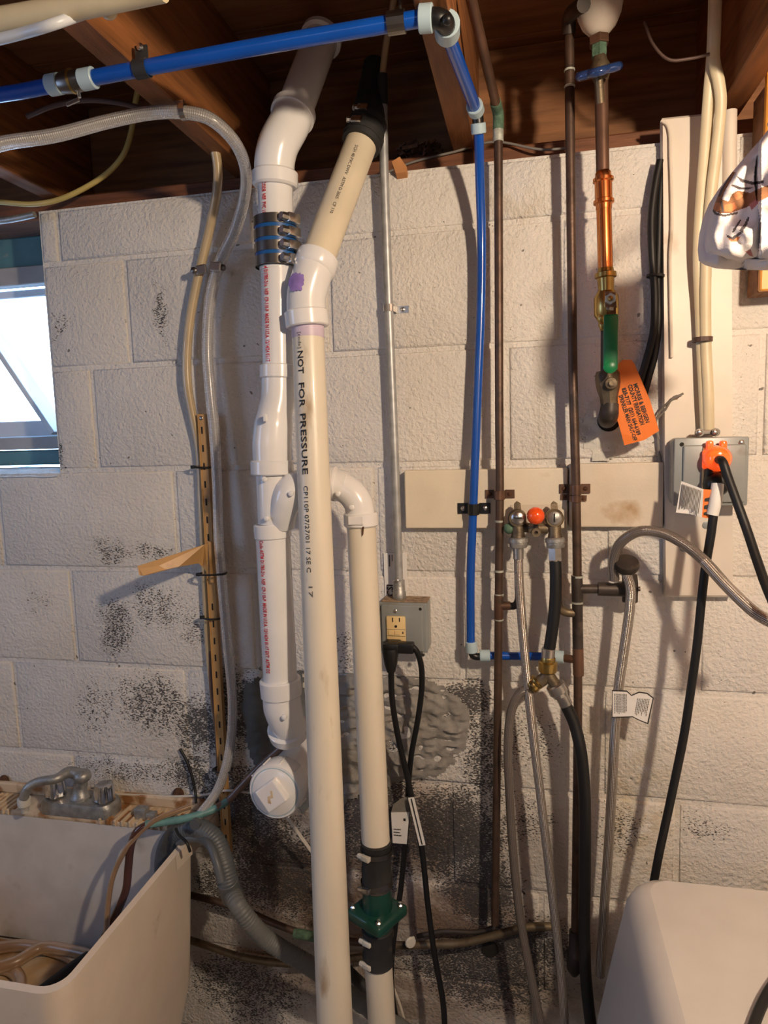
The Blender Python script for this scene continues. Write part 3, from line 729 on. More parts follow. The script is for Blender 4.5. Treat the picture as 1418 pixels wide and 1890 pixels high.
# ================================================================== RIGHT CREAM PIPE + CHECK VALVE
STAND = .0
Cc = thing('discharge_pipe', 'cream plastic pipe with white elbow on top and green check valve below', 'drain pipe', (704,1890,.16))
ce = V((618,893,.12))
rU = rp(V((640,915,.12)), 54)
mk('elbow', tube([(600,893,.122),(622,896,.122),(645,907,.122),(661,928,.122),(666,955,.122)], rU, 26, 6), 'pvc', Cc, smooth=True)
mk('elbow_hub', lathe(V((613,893,.122)), RT, [(0,rU+.001),(.001,rU+.005),(.008,rU+.005),(.009,rU+.001)], 28), 'pvc', Cc, smooth=True)
mk('elbow_hub', collar((666,946,.122), (667,971,.122), rU+.0045, .002, 28), 'pvc', Cc, smooth=True)
for px, py in ((625,911),(650,936)): mk('moulded_button', lathe((px,py,.148), OUT, [(0,.0045),(.0045,.0045),(.0055,.003)], 12), 'pvc', Cc, smooth=True)
mk('moulded_plate', box((657,961,.152), (.026,.003,.014), bev=.001), 'pvc', Cc)
d0, d1 = V((667,968,.122)), V((694,1560,.15)); rd = rp(V((680,1250,.135)), 53)
mk('pipe', tube([d0, d1], rd, 28, 1), 'pvcold', Cc, smooth=True)
mk('dark_drip', prism([(668,972,.1495),(672,972,.1495),(671,986,.1497),(669,990,.1497)], OUT, .0003), 'rust', Cc)
rk = rp(V((695,1600,.152)), 56)
def rub(pa, pb, nm='rubber_coupling'):
    a, b = V(pa), V(pb); L = (b-a).length
    return mk(nm, lathe(a, b-a, [(0,rk-.001),(.0015,rk+.001),(.004,rk),(L*.5,rk-.001),(L-.004,rk),(L-.0015,rk+.001),(L,rk-.001)], 28), 'rubber', Cc, smooth=True)
rub((694,1552,.151), (696,1637,.154)); rub((697,1712,.157), (698,1778,.159))
vaxis = (V((698,1778,.159))-V((694,1552,.151))).normalized()
for py, tl in ((1569,.0),(1626,.25),(1722,.15),(1764,.1)):
    c_ = V((695+(py-1569)*.015, py, .152)); hclamp(Cc, c_, (vaxis+RT*tl*.5).normalized(), rk+.0008, .009, Vector((-.45, -1, 0)), 'lime' if tl < .2 else 'steel', 'darksteel', 1.1)
mk('check_valve', lat2((696,1636,.154), (697,1690,.156), [(0,rk-.005),(.03,rk-.002),(.95,rk+.001),(1,rk)], 28), 'darkgreen', Cc, smooth=True)
fc = V((696,1684,.157))
fl = mk('valve_flange', box(fc, (.078,.078,.020), X=Vector((1,-.55,0)), Z=UP, bev=.006, segs=3), 'darkgreen', Cc, smooth=True)
for a in ((-.040,-.010),(.012,-.040),(.040,.008)): mk('bolt', lathe(fc+Vector((a[0],a[1],.010)), UP, [(0,.005),(.003,.005),(.005,.003),(.008,.003)], 8), 'steel', fl)
mk('valve_neck', tube([(697,1690,.157),(697,1716,.157)], rk-.003, 26, 1), 'darkgreen', Cc, smooth=True)
mk('pipe', tube([(698,1770,.159),(706,1905,.165)], rp(V((703,1850,.162)), 51), 28, 1), 'pvcold', Cc, smooth=True)

# ================================================================== CONDUIT, CARD, OUTLET BOX
E_ = thing('conduit', 'thin galvanised steel conduit running down to the middle outlet box', 'conduit', (738,1108,.022))
re = rp(V((718,600,.02)), 16.5)
mk('conduit_tube', tube([(707,190,.035),(709,300,.030),(713,430,.026),(719,600,.022),(729,850,.022),(737,1080,.024)], re, 16, 5), 'galv', E_, smooth=True)
mk('taped_end', tube([(706,138,.035),(707,195,.035)], re+.0006, 14, 1), 'rubber', E_, smooth=True)
mk('connector', lat2((736,1070,.024), (738,1111,.026), [(0,re+.002),(.03,re+.0032),(.5,re+.0032),(.55,re+.0045),(.95,re+.0045),(1,re+.003)], 20), 'dullchrome', E_, smooth=True)
screwhead((733,1072,.035), .0035, OUT, 'steel', E_)
mk('sheathed_cable', tube([(729,-12,.06),(722,30,.05),(713,80,.04),(708,120,.035),(706,145,.035)], .0052, 10, 6), 'tanhose', cat='cable', label='tan cable entering the top of the galvanised conduit', smooth=True)
strap('conduit_strap', 'small galvanised one-hole strap on the steel conduit', (718,569,.022), UP, re, .012, 0, .024, .0012, 'steel')
cd = thing('label_card', 'white card stuck on the wall behind the conduit, reading CSI', 'card', W(725,1108,.003))
mk('card', box((W(709,1020,.003)+W(752,1108,.003))/2, (.043,.0012,.088), bev=0), 'paper', cd)
text_plane('CSI', .0165, W(726,1101,.0042), UP, -RT, 'ink', cd, bold=.0003)
mk('printed_bar', box(W(719,1035,.0045), (.0018,.0004,.022), bev=0), 'ink', cd); mk('printed_bar', box(W(724,1030,.0045), (.0012,.0004,.012), bev=0), 'ink', cd)
OB = thing('outlet_box', 'square grey steel outlet box with ivory safety outlet below the conduit', 'outlet', W(745,1205,0))
oc = (W(700,1113,.048)+W(789,1204,.048))/2; hw = (W(789,1160,.048).x-W(700,1160,.048).x)/2; hh = (W(745,1113,.048).z-W(745,1204,.048).z)/2
mk('steel_box', box(Vector((oc.x, -.022, oc.z)), (hw*2, .042, hh*2), bev=.005, segs=3), 'boxgrey', OB, smooth=True)
mk('cover_plate', box(Vector((oc.x, -.0455, oc.z)), (hw*2, .006, hh*2), bev=.0028, segs=3), 'boxgrey', OB, smooth=True)
mk('raised_cover', box(Vector((oc.x-.001, -.0505, oc.z)), (hw*1.72, .006, hh*1.86), bev=.0026, segs=3), 'boxgrey', OB, smooth=True)
mk('dust_layer', box(Vector((oc.x+.002, -.023, oc.z+hh+.0005)), (hw*1.9, .038, .003), bev=.001), 'dust', OB)
mk('corner_hole', lathe((776,1124,.0525), OUT, [(0,.0028),(.0012,.0028)], 12), 'slot', OB)
screwhead((730,1128,.0535), .0036, OUT, 'steel', OB)
mk('corner_screw', lathe((781,1208,.050), OUT, [(0,.004),(.003,.003)], 10), 'steel', OB)
rcx = (W(714,1160,.054)+W(749,1160,.054))/2; rw_ = W(749,1160,.054).x-W(714,1160,.054).x; rz1 = W(730,1137,.054).z; rz0 = W(735,1206,.054).z
rec = mk('receptacle', box(Vector((rcx.x, -.0545, (rz0+rz1)/2)), (rw_, .006, rz1-rz0), bev=.0022, segs=2), 'ivory', OB, smooth=True)
for px, py, w_, h_ in ((725,1144,.0018,.008),(737.5,1144,.0018,.007)): mk('slot', box(W(px,py,.0577), (w_,.0008,h_), bev=0), 'slot', rec)
mk('ground_slot', lathe(W(731,1156,.0572), OUT, [(0,.0024),(.001,.0024)], 12), 'slot', rec)
mk('joint_line', box(W(731,1162,.0577), (rw_*.98,.0005,.0006), bev=0), 'greyink', rec); mk('joint_line', box(W(731,1174,.0577), (rw_*.98,.0005,.0006), bev=0), 'greyink', rec)
for px in (722, 733): mk('test_button', box(W(px+.5,1168,.0580), (.0098,.0020,.0078), bev=.0006), 'ivory', rec)
mk('indicator', box(W(744,1168,.0578), (.0015,.001,.004), bev=0), 'rust', rec)

# plugs and cords at the middle outlet
c1 = thing('power_cord', 'black appliance cord hanging straight down from the tapered plug', 'cord', (820,1890,.10))
mk('plug', merge(box(W(724,1193,.075), (.030,.034,.018), bev=.004), lat2(W(721,1196,.085), W(722,1240,.085), [(0,.0135),(.15,.0150),(.65,.0115),(1,.0075)], 14)), 'blackfit', c1, smooth=True)
mk('cord', tube([(722,1236,.085),(724,1290,.075),(735,1360,.06),(750,1425,.05),(764,1490,.05),(779,1570,.055),(790,1670,.06),(802,1760,.07),(818,1850,.08),(822,1910,.09)], .0055, 12, 8), 'black', c1, smooth=True)
tA, tB = V((759,1472,.059)), V((780,1560,.062))
lb = mk('cord_label', box((tA+tB)/2, ((tB-tA).length,.0015,.0115), X=(tB-tA), Z=OUT.cross(tB-tA), bev=0), 'paper', c1)
mk('label_stripe', box((tA+tB)/2+OUT*.0012, ((tB-tA).length*.96,.0006,.0022), X=(tB-tA), Z=OUT.cross(tB-tA), bev=0), 'ink', lb)
c2 = thing('power_cord', 'black cord looping right from the flat plug, then down behind the check valve', 'cord', (722,1800,.06))
mk('plug', box(W(749,1195,.080), (.030,.018,.019), bev=.003), 'blackfit', c2, smooth=True)
mk('cord', tube([(758,1191,.080),(768,1200,.078),(777,1225,.07),(779,1265,.06),(772,1325,.05),(760,1390,.042),(754,1450,.035),(752,1500,.030),(747,1570,.03),(740,1640,.035),(730,1710,.05),(723,1780,.06),(724,1830,.06),(735,1905,.05)], .0052, 12, 8), 'black', c2, smooth=True)
tg = mk('cord_tag', prism([(722,1500,.048),(756,1499,.046),(751,1558,.046),(725,1556,.048)], OUT, .0008), 'paper', c2)
stripes(W(727,1529,.0485), RT, UP, 3, .006, .016, 'ink', tg, th=.3)
mk('printed_mark', box(W(747,1513,.0478), (.004,.0004,.005), bev=0), 'ink', tg)
mk('clear_film', prism([(722,1500,.045),(726,1485,.045),(740,1474,.045),(754,1470,.045),(756,1499,.045)], OUT, .0006), 'film', c2)

# ================================================================== BLUE PEX
def pexring(parent, a, b, r, name='collar_ring'): return mk(name, collar(a, b, r, .001, 22), 'ring', parent, smooth=True)
X1 = thing('water_pipe', 'blue plastic water pipe crossing under the joists, with a small inline valve', 'pipe', WZ(700,50,2.03))
yb = .362; rx = .0096
def PO(px, py, dd=None): return W(px, py, yb if dd is None else dd)
mk('pipe', tube([PO(-40,181), PO(40,169), PO(105,156)], rx, 18, 1), 'pex', X1, smooth=True)
mk('pipe', tube([PO(165,145), PO(450,91), PO(715,45), PO(785,33)], rx, 18, 4), 'pex', X1, smooth=True)
va, vb_ = PO(108,155), PO(158,146)
pexring(X1, PO(90,158), PO(112,154), rx+.0035); pexring(X1, PO(150,148), PO(175,143), rx+.0035)
vv = mk('inline_valve', lat2(va, vb_, [(0,rx+.001),(.2,rx+.0035),(.5,rx+.0045),(.8,rx+.0035),(1,rx+.001)], 20), 'darksteel', X1, smooth=True)
mk('valve_ring', lathe(PO(133,150), (PO(137,149.3)-PO(133,150)), [(0,rx+.004),(0,rx+.0055),(.003,rx+.0055),(.003,rx+.004)], 20), 'brass', vv, smooth=True)
mk('valve_lever', merge(tube([PO(143,160), PO(147,180)], .0022, 8, 1), box((PO(120,195)+PO(149,182))/2, (.020,.005,.002), X=PO(149,182)-PO(120,195), Z=OUT, bev=.0006)), 'steel', vv)
pexring(X1, PO(774,35), PO(799,33), rx+.0055)
ec = PO(822,44)
mk('elbow', tube([PO(796,33), PO(812,35), PO(822,42,.352), W(824,55,.335)], rx+.0015, 16, 5), 'blackfit', X1, smooth=True)
mk('elbow_bead', ball(PO(826,36,.372), .0062), 'blackfit', X1, smooth=True)
ra, rb_ = W(826,62,.315), W(877,198,.125); dd = (rb_-ra).normalized()
pexring(X1, W(825,42,.345), ra, rx+.006)
mk('pipe', tube([ra, rb_], rx-.0005, 18, 1), 'pex', X1, smooth=True)
pexring(X1, rb_-dd*.006, rb_+dd*.012, rx+.003)
mk('elbow', tube([rb_+dd*.010, rb_+dd*.020, W(883,228,.10)], rx-.001, 14, 5), 'blackfit', X1, smooth=True)
X2 = thing('water_pipe', 'bright blue vertical plastic water pipe, elbowed at the bottom to the right', 'pipe', (869,1190,.035))
rpx = rp(V((888,600,.03)), 16.5)
pexring(X2, (883,227,.10), (884,247,.094), rx+.002)
mk('pipe', tube([(884,240,.096),(886,330,.06),(889,430,.036),(888,560,.030),(882,720,.030),(877,850,.034),(873,950,.037),(869,1060,.037),(869,1187,.037)], rpx, 18, 6), 'pex', X2, smooth=True)
pexring(X2, (870,1184,.037), (871,1204,.037), rpx+.003)
mk('elbow', tube([(871,1200,.037),(873,1209,.037),(880,1212,.036),(890,1211,.035)], rpx-.001, 14, 5), 'blackfit', X2, smooth=True)
pexring(X2, (886,1210,.034), (905,1210,.033), rpx+.003)
mk('pipe', tube([(903,1210,.033),(960,1211,.026),(1030,1212,.026)], rpx-.0003, 16, 3), 'pex', X2, smooth=True)
pexring(X2, (1022,1212,.027), (1041,1213,.029), rpx+.0035)
strap('pipe_strap', 'black two-hole strap holding the blue vertical pipe to the board', (874,940,.038), UP, rpx, .019, .021, .021, .0015, 'blackfit', base=.0207, sr=.0045)
# hanger clips on the overhead run
def clip(name, label, c, ax, r):
    g = merge(lathe(c-ax*.009, ax, [(0,r),(0,r+.0015),(.018,r+.0015),(.018,r)], 20, False), box(c+Vector((-.006,.012,.020)), (.018,.003,.030), bev=.0006))
    root = thing(name, label, 'clip', c); mk('hanger', g, 'rubber', root, smooth=True)
    screwhead(c+Vector((-.006,.010,.032)), .005, OUT, 'steel', root)
clip('pipe_clip', 'grey clip holding the overhead blue pipe to the left joist', PO(262,127), (PO(300,120)-PO(262,127)).normalized(), rx+.0005)
mk('pipe_clip', merge(lathe(PO(716,44), (PO(742,40)-PO(716,44)), [(0,rx+.0004),(.0,rx+.003),(.021,rx+.003),(.021,rx+.0004)], 20, False), box(PO(740,20), (.003,.012,.03), bev=.0006)), 'darksteel', cat='clip', label='grey clip round the blue pipe where it meets the galvanised conduit', smooth=False)

# ================================================================== COPPER PIPES
P1 = thing('copper_pipe', 'brown copper pipe just right of the blue vertical pipe', 'pipe', (915,1700,.045))
rc1 = rp(V((920,600,.045)), 16)
q0, q1 = WZ(868,-10,2.115), W(917,197,.062)
mk('pipe', tube([q0, q1], rc1, 14, 1), 'copmid', P1, smooth=True)
mk('elbow', tube([q1+(q0-q1).normalized()*.012, W(918,202,.055), W(920,212,.048), W(920,240,.047)], rc1+.0015, 14, 4), 'verd', P1, smooth=True)
mk('solder_ring', collar((920,238,.047), (920,262,.047), rc1+.0012, .0006, 16), 'solder', P1, smooth=True)
mk('pipe', tube([(920,240,.047),(921,500,.045),(922,800,.045),(923,900,.045),(921,1090,.045),(919,1300,.045),(914,1705,.045)], rc1, 14, 2), 'cop', P1, smooth=True)
for py in (960, 1052, 1096, 1141): mk('solder_ring', collar((921.5,py,.045), (921.5,py+4,.045), rc1+.0008, .0004, 14), 'solder', P1, smooth=True)
mk('tee', merge(tube([(921,1098,.045),(921,1142,.045)], rc1+.0012, 14, 1), tube([(921,1118,.045),(942,1118,.045)], rc1+.0004, 14, 1)), 'copmid', P1, smooth=True)
mk('riser', tube([(934,1118,.045),(950,1118,.046),(957,1108,.05),(957,1080,.052),(956,1005,.055)], rc1-.0006, 12, 5), 'iron', P1, smooth=True)
P2 = thing('copper_pipe', 'dark copper pipe with branch tees, right of the washing machine valves', 'pipe', (1062,1760,.045))
rc2 = rp(V((1055,600,.045)), 17)
mk('pipe', tube([(1051,60,.05),(1052,200,.047),(1055,450,.045),(1058,700,.045),(1063,880,.045),(1066,1080,.045),(1067,1300,.045),(1062,1735,.045)], rc2, 14, 3), 'cop', P2, smooth=True)
mk('elbow', tube([(1078,8,.13),(1062,18,.10),(1051,35,.06),(1050,62,.05)], rc2+.003, 14, 5), 'iron', P2, smooth=True)
for py in (128, 158): mk('solder_ring', collar((1051.5,py,.0485), (1051.5,py+4,.0485), rc2+.001, .0004, 14), 'solder', P2, smooth=True)
for py in (1062, 1110): mk('solder_ring', collar((1066,py,.045), (1066,py+4,.045), rc2+.0022, .0004, 14), 'solder', P2, smooth=True)
mk('tee', merge(tube([(1065,1062,.045),(1066,1114,.045)], rc2+.002, 14, 1), tube([(1066,1087,.045),(1108,1087,.045)], rc2+.0004, 14, 1)), 'iron', P2, smooth=True)
mk('tee', tube([(1066,1116,.045),(1067,1196,.045)], rc2+.0015, 14, 1), 'iron', P2, smooth=True)
mk('riser', tube([(1066,1132,.045),(1045,1130,.046),(1033,1122,.05),(1029,1100,.052),(1024,1005,.055)], rc2, 12, 5), 'brassold', P2, smooth=True)
mk('tee', merge(tube([(1067,1196,.045),(1068,1246,.045)], rc2+.0018, 14, 1), tube([(1067,1218,.045),(1043,1215,.033)], rc2-.0006, 14, 1)), 'copmid', P2, smooth=True)
mk('drain_coupling', lat2((1061,1718,.045), (1060,1800,.05), [(0,rc2+.002),(.4,rc2+.003),(.45,rc2+.006),(.85,rc2+.006),(1,rc2-.002)], 16), 'iron', P2, smooth=True)
for c, sz, ch, mm in (((922,914,.045), .018, .015, 'the left brown copper pipe'), ((1063,904,.045), .018, .016, 'the dark right copper pipe')):
    strap('copper_strap', 'rusty copper strap holding '+mm, c, UP, rc1 if c[0] < 1000 else rc2, ch, sz, sz, .0012, 'copmid', base=.0207, sr=.0038, screw='rust')
strap('copper_strap', 'second rusty strap, below the first on the dark right copper pipe', (1063,921,.045), Vector((.06,0,1)), rc2, .010, .016, .012, .0012, 'copmid', base=.0207, sr=.0032, screw='rust')

# ---- washing machine valve
WV = thing('washer_valve', 'twin brass washing machine valve with an orange-red ball knob', 'valve', (989,1000,.06))
for i, cx in enumerate((955, 1023)):
    mk('valve_body', merge(lathe((cx,955,.045), OUT, [(0,.011),(.004,.0155),(.018,.0155),(.022,.013)], 20), lat2((cx+1,965,.056), (cx+2,994,.058), [(0,.0105),(.6,.0105),(1,.0125)], 16)), 'brassold', WV, smooth=True)
    mk('mounting_ear', prism([W(cx-6,948,.052), W(cx-6,930,.050), W(cx-1,925,.050), W(cx+6,929,.050), W(cx+8,948,.052)], OUT, .004), 'brassold', WV)
    st = mk('valve_stem', lathe((cx+1,956,.066), OUT, [(0,.0112),(.002,.0112),(.004,.0090),(.0052,.0001)], 18), 'dullchrome' if i else 'steel', WV, smooth=True)
    mk('stem_slot', box(W(cx+1,956,.0716), (.0018,.0012,.014) if i else (.014,.0012,.0018), bev=0), 'slot', st)
    mk('hose_nut', lat2((cx+1.5,992,.058), (cx+2.5,1011,.059), [(0,.0145),(.12,.0165),(.45,.0165),(.5,.0150),(.9,.0150),(1,.0135)], 18), 'dullchrome', WV, smooth=True)
mk('crossbar', merge(tube([(940,972,.05),(1012,976,.052)], .0085, 12, 1), box(W(985,976,.058), (.018,.010,.014), bev=.002)), 'brassold', WV, smooth=True)
mk('verdigris_crust', ball(W(940,975,.055), .0095), 'verd', WV, smooth=True)
kn = mk('ball_knob', ball(W(989,952,.078), .0148, 22), 'ball', WV, smooth=True)
mk('knob_stem', tube([W(989,958,.064), W(990,983,.060)], .0045, 10, 1), 'iron', WV, smooth=True)
mk('drain_ring', lathe(W(990,982,.060), OUT, [(0,.0075),(.004,.0085),(.008,.0075),(.008,.003),(.002,.003)], 14, False), 'brassold', WV, smooth=True)
mk('rust_stain_card', box(W(989,949,.0215), (.085,.0006,.034), bev=0), 'board2', cat='card', label='small stained cream sticker behind the orange-red ball knob')

def hose(name, label, pts, r, mat, ends=(), cat='hose', n=10, seg=14, group=None):
    o = thing(name, label, cat, V(pts[-1]), group)
    mk('hose', tube(pts, r, seg, n), mat, o, smooth=True)
    for a, b, rr, mm in ends: mk('ferrule', collar(a, b, rr, .0008, 16), mm, o, smooth=True)
    return o
hose('washer_hose', 'braided steel hose hanging from the left brass valve', [(957,1012,.059),(958,1060,.062),(964,1150,.066),(974,1260,.068),(986,1370,.07),(997,1460,.072),(1010,1570,.078),(1023,1680,.085),(1036,1800,.095),(1044,1910,.10)], .0078, 'steelbraid', [((957,1009,.059),(957.5,1032,.060),.0088,'steel')])
bh = hose('washer_hose', 'short black hose between the right brass valve and the brass splitter', [(1025,1033,.06),(1026,1060,.062),(1025,1110,.064),(1020,1160,.066),(1013,1205,.066)], .0100, 'black', [((1013,1196,.066),(1011,1217,.066),.0115,'steel')])
mk('hex_fitting', hexn(V((1024,1008,.059)), V((1025,1035,.060)), .0118), 'steel', bh)
SP = thing('hose_splitter', 'brass two-way hose splitter under the short black hose', 'splitter', (1008,1280,.066))
mk('swivel_nut', lat2((1012,1212,.066), (1011,1240,.066), [(0,.0115),(.1,.0125),(.3,.0125),(.35,.0158),(.9,.0158),(1,.014)], 20), 'brass', SP, smooth=True)
mk('splitter_body', merge(tube([(1011,1236,.066),(1007,1250,.066),(975,1272,.066)], .0105, 16, 5), tube([(1010,1238,.066),(1016,1250,.068),(1031,1272,.07)], .0098, 16, 5)), 'brassold', SP, smooth=True)
mk('thread_collar', lat2((994,1256,.067), (980,1268,.067), [(0,.011),(.1,.0135),(.3,.0135),(.4,.012),(.6,.0135),(.9,.0135),(1,.012)], 18), 'brass', SP, smooth=True)
bl = hose('washer_hose', 'long black hose running down from the splitter beside the dark copper pipe', [(1034,1278,.07),(1043,1298,.07),(1060,1335,.075),(1072,1385,.085),(1079,1460,.09),(1080,1600,.09),(1079,1720,.09),(1082,1810,.095),(1093,1910,.10)], .0102, 'black', [((1035,1280,.07),(1046,1302,.071),.0112,'steel')])
mk('hose_nut', lat2((1024,1262,.07), (1036,1284,.07), [(0,.014),(.1,.0165),(.7,.0165),(.75,.0145),(1,.013)], 18), 'steel', bl, smooth=True)
hose('washer_hose', 'smoky grey braided hose curving down from the left leg of the splitter', [(974,1270,.066),(958,1282,.067),(945,1310,.068),(938,1370,.069),(941,1470,.07),(948,1580,.073),(960,1690,.08),(980,1800,.088),(1003,1910,.10)], .0078, 'greybraid')
# ---- shut-off on the branch
SV = thing('shutoff_valve', 'dark old shut-off valve at the end of the branch, feeding two hoses', 'valve', (1160,1110,.05))
mk('branch', tube([(1104,1087,.045),(1168,1089,.045)], .0115, 14, 1), 'iron', SV, smooth=True)
mk('lime_crust', ball(W(1131,1074,.057), .007, sq=.3), 'lime', SV, smooth=True)
mk('valve_plate', prism([(1150,1062,.045),(1177,1062,.045),(1179,1080,.045),(1178,1112,.045),(1170,1116,.045),(1150,1112,.045)], OUT, .012, .002), 'iron', SV)
mk('pin', tube([(1178,1087,.05),(1182,1087,.05)], .004, 8, 1), 'iron', SV)
mk('round_knob', lathe(W(1156,1050,.060), Vector((.0,-.55,.83)), [(0,.006),(.003,.0185),(.010,.0205),(.016,.0185),(.018,.012)], 22), 'iron', SV, smooth=True)
hose('water_hose', 'grey braided hose arching from the shut-off valve out of frame right', [(1134,1070,.056),(1133,1035,.062),(1145,1003,.075),(1180,981,.09),(1222,984,.10),(1265,1006,.12),(1305,1040,.14),(1350,1090,.17),(1400,1135,.20),(1450,1160,.22)], .0083, M_['greybraid'], [((1134,1074,.056),(1134,1052,.058),.0078,'dullchrome')])
mk('hose', tube([(1300,1036,.1375),(1350,1090,.17),(1400,1135,.20),(1450,1160,.22)], .0085, 14, 8), 'steelbraid', bpy.data.objects['water_hose'], smooth=True)
hd = hose('water_hose', 'braided hose with a printed label, hanging from the shut-off valve', [(1156,1058,.070),(1164,1085,.074),(1163,1120,.073),(1152,1200,.068),(1142,1270,.065),(1136,1340,.062),(1130,1450,.06),(1123,1570,.06),(1114,1700,.06),(1108,1800,.06)], .0082, 'steelbraid')
tg = mk('hose_label', prism([(1130,1274,.076),(1158,1275,.076),(1166,1283,.076),(1180,1277,.076),(1195,1279,.076),(1207,1288,.076),(1197,1337,.076),(1182,1331,.076),(1168,1324,.076),(1130,1325,.076)], OUT, .0012), 'ink', hd)
lp = mk('label_paper', prism([(1131,1276,.0768),(1157,1277,.0768),(1166,1285,.0768),(1180,1279,.0768),(1194,1281,.0768),(1205,1289,.0768),(1195,1334,.0768),(1182,1329,.0768),(1168,1322,.0768),(1131,1323,.0768)], OUT, .0004), 'paper', tg)
stripes(W(1157,1281,.0772), (W(1135,1321,0)-W(1135,1281,0)), RT, 9, .0023, .036, 'greyink', hd)
stripes(W(1199,1290,.0772), (W(1166,1320,0)-W(1172,1286,0)), RT, 8, .0025, .030, 'greyink', hd)

# ================================================================== MAIN SERVICE PIPE (right)
MP = thing('main_water_pipe', 'main water service pipe with bright copper section, green lever valve and wall elbow', 'pipe', (1122,790,.06))
D_ = .082
rm = rp(V((1113,250,D_)), 24)
mk('packing_nut', hexn(V((1105,68,D_)), V((1106,84,D_)), rp(V((1105,75,D_)), 38)), 'copmid', MP)
mk('corroded_union', hexn(V((1106,82,D_)), V((1106,106,D_)), rp(V((1105,75,D_)), 29)), 'verd', MP)
mk('valve_body', lat2((1107,104,D_), (1110,152,D_), [(0,rm),(.2,rm+.001),(.35,rm+.004),(.7,rm+.004),(1,rm)], 18), 'brassold', MP, smooth=True)
# blue wheel handle facing the viewer
hc = W(1105,132,D_+.045); hax = (OUT*.42+Vector((-.12,0,.9))).normalized()
hn = hax.orthogonal().normalized(); hb = hax.cross(hn)
rr_ = .0245; wheel = merge(tube([hc+(hn*math.cos(a)+hb*math.sin(a))*rr_*(1+.16*math.cos(5*a)) for a in [2*math.pi*k/32 for k in range(33)]], .0062, 10, 1, raw=True, cap=False), tube([hc-hn*rr_, hc+hn*rr_], .0035, 8, 1), tube([hc-hb*rr_, hc+hb*rr_], .0035, 8, 1))
wh = mk('wheel_handle', wheel, 'bluepaint', MP, smooth=True)
mk('handle_hub', lathe(hc-hax*.040, hax, [(0,.006),(.035,.006),(.036,.0075),(.044,.007),(.045,.003)], 14), 'brassold', MP, smooth=True)
mk('pipe', tube([(1110,148,D_),(1113,322,D_)], rm, 18, 1), 'copmid', MP, smooth=True)
rk2 = rp(V((1114,350,D_)), 31)
cpl = []
pa, pb_ = V((1113.5,316,D_)), V((1115,386,D_))
mk('coupling', lat2(pa, pb_, [(0,rk2-.003),(.05,rk2-.001),(.16,rk2-.0008),(.19,rk2+.0025),(.27,rk2+.0025),(.30,rk2),(.74,rk2),(.77,rk2+.0025),(.85,rk2+.0025),(.88,rk2-.0008),(1,rk2-.001)], 26), 'copnew', MP, smooth=True)
mk('pipe', tube([(1115,384,D_),(1118,498,D_)], rp(V((1117,440,D_)), 27), 22, 1), 'copnew', MP, smooth=True)
rv = rp(V((1118,520,D_)), 30)
mk('press_collar', lat2((1118,495,D_), (1119,540,D_), [(0,rv-.001),(.15,rv),(.2,rv+.0035),(.38,rv+.0035),(.42,rv),(1,rv-.001)], 22), 'brass', MP, smooth=True)
mk('ball_valve', lat2((1119,538,D_), (1120,610,D_), [(0,rv+.001),(.15,rv+.006),(.6,rv+.006),(.75,rv),(1,rv-.003)], 22), 'brass', MP, smooth=True)
mk('drain_nipple', lat2((1109,582,D_+.01), (1113,608,D_+.01), [(0,.005),(.3,.0065),(.5,.0045),(.7,.006),(1,.004)], 12), 'brass', MP, smooth=True)
hz = D_+.032
lever = mk('lever', merge(prism([(1117,538,hz),(1137,539,hz),(1139,568,hz),(1117,567,hz)], OUT, .003, .0004), prism([(1119,566,hz),(1137,567,hz),(1138,582,hz+.010),(1120,581,hz+.010)], OUT, .003)), 'chrome', MP)
mk('lever_nut', hexn(W(1127,551,hz), W(1127,551,hz+.006), .0085), 'steel', lever)
mk('stem_end', lathe(W(1127,551,hz+.006), OUT, [(0,.0045),(.003,.004),(.0035,.0001)], 8), 'brass', lever)
ha, hb_ = V((1128,580,hz+.012)), V((1127,676,hz+.014))
mk('green_grip', box((ha+hb_)/2, ((hb_-ha).length,.007,rp(ha,26)*2), X=(hb_-ha), Z=RT, bev=.003, segs=3), 'green', MP, smooth=True)
mk('green_grip_tip', lathe((hb_)+OUT*.0035, Vector((0,1,0)), [(0,rp(ha,26)*.75),(.002,rp(ha,26)),(.006,rp(ha,26)),(.007,rp(ha,26)*.8)], 20), 'green', MP, smooth=True)
mk('pipe', tube([(1119,600,D_-.005),(1118,700,D_-.004)], rm-.002, 16, 1), 'iron', MP, smooth=True)
rl = rp(V((1123,710,.08)), 44)
mk('lower_valve', lat2((1121,684,.080), (1126,765,.078), [(0,rl*.86),(.08,rl),(.30,rl),(.42,rl*.92),(.62,rl*.72),(.8,rl*.70),(1,rl*.74)], 8), 'brassold', MP, smooth=True)
mk('valve_stem', lathe(W(1128,708,.098), OUT, [(0,.010),(.004,.009),(.005,.004),(.009,.004)], 10), 'brassold', MP, smooth=True)
mk('wall_elbow', tube([(1126,745,.078),(1124,765,.078),(1122,772,.06),(1121,774,-.01)], [rl*.72, rl*.80, rl*.80, rl*.78], 18, 6), 'iron', MP, smooth=True)
mk('wall_hole', lathe(W(1124,776,.0045), OUT, [(0,rl*1.0),(.0008,rl*1.0)], 20), 'slot', wall)
# insulated riser at the top
ins = V((1106,66,D_)); ri = rp(V((1105,20,D_)), 86)
mk('insulated_pipe', lathe(ins, UP+Vector((-.0,.0,0)), [(0,ri*.25),(.004,ri*.45),(.014,ri*.72),(.028,ri*.9),(.045,ri*.99),(.06,ri),(.175,ri)], 28), 'insul', cat='pipe', label='white wrapped pipe end above the blue wheel handle', smooth=True)
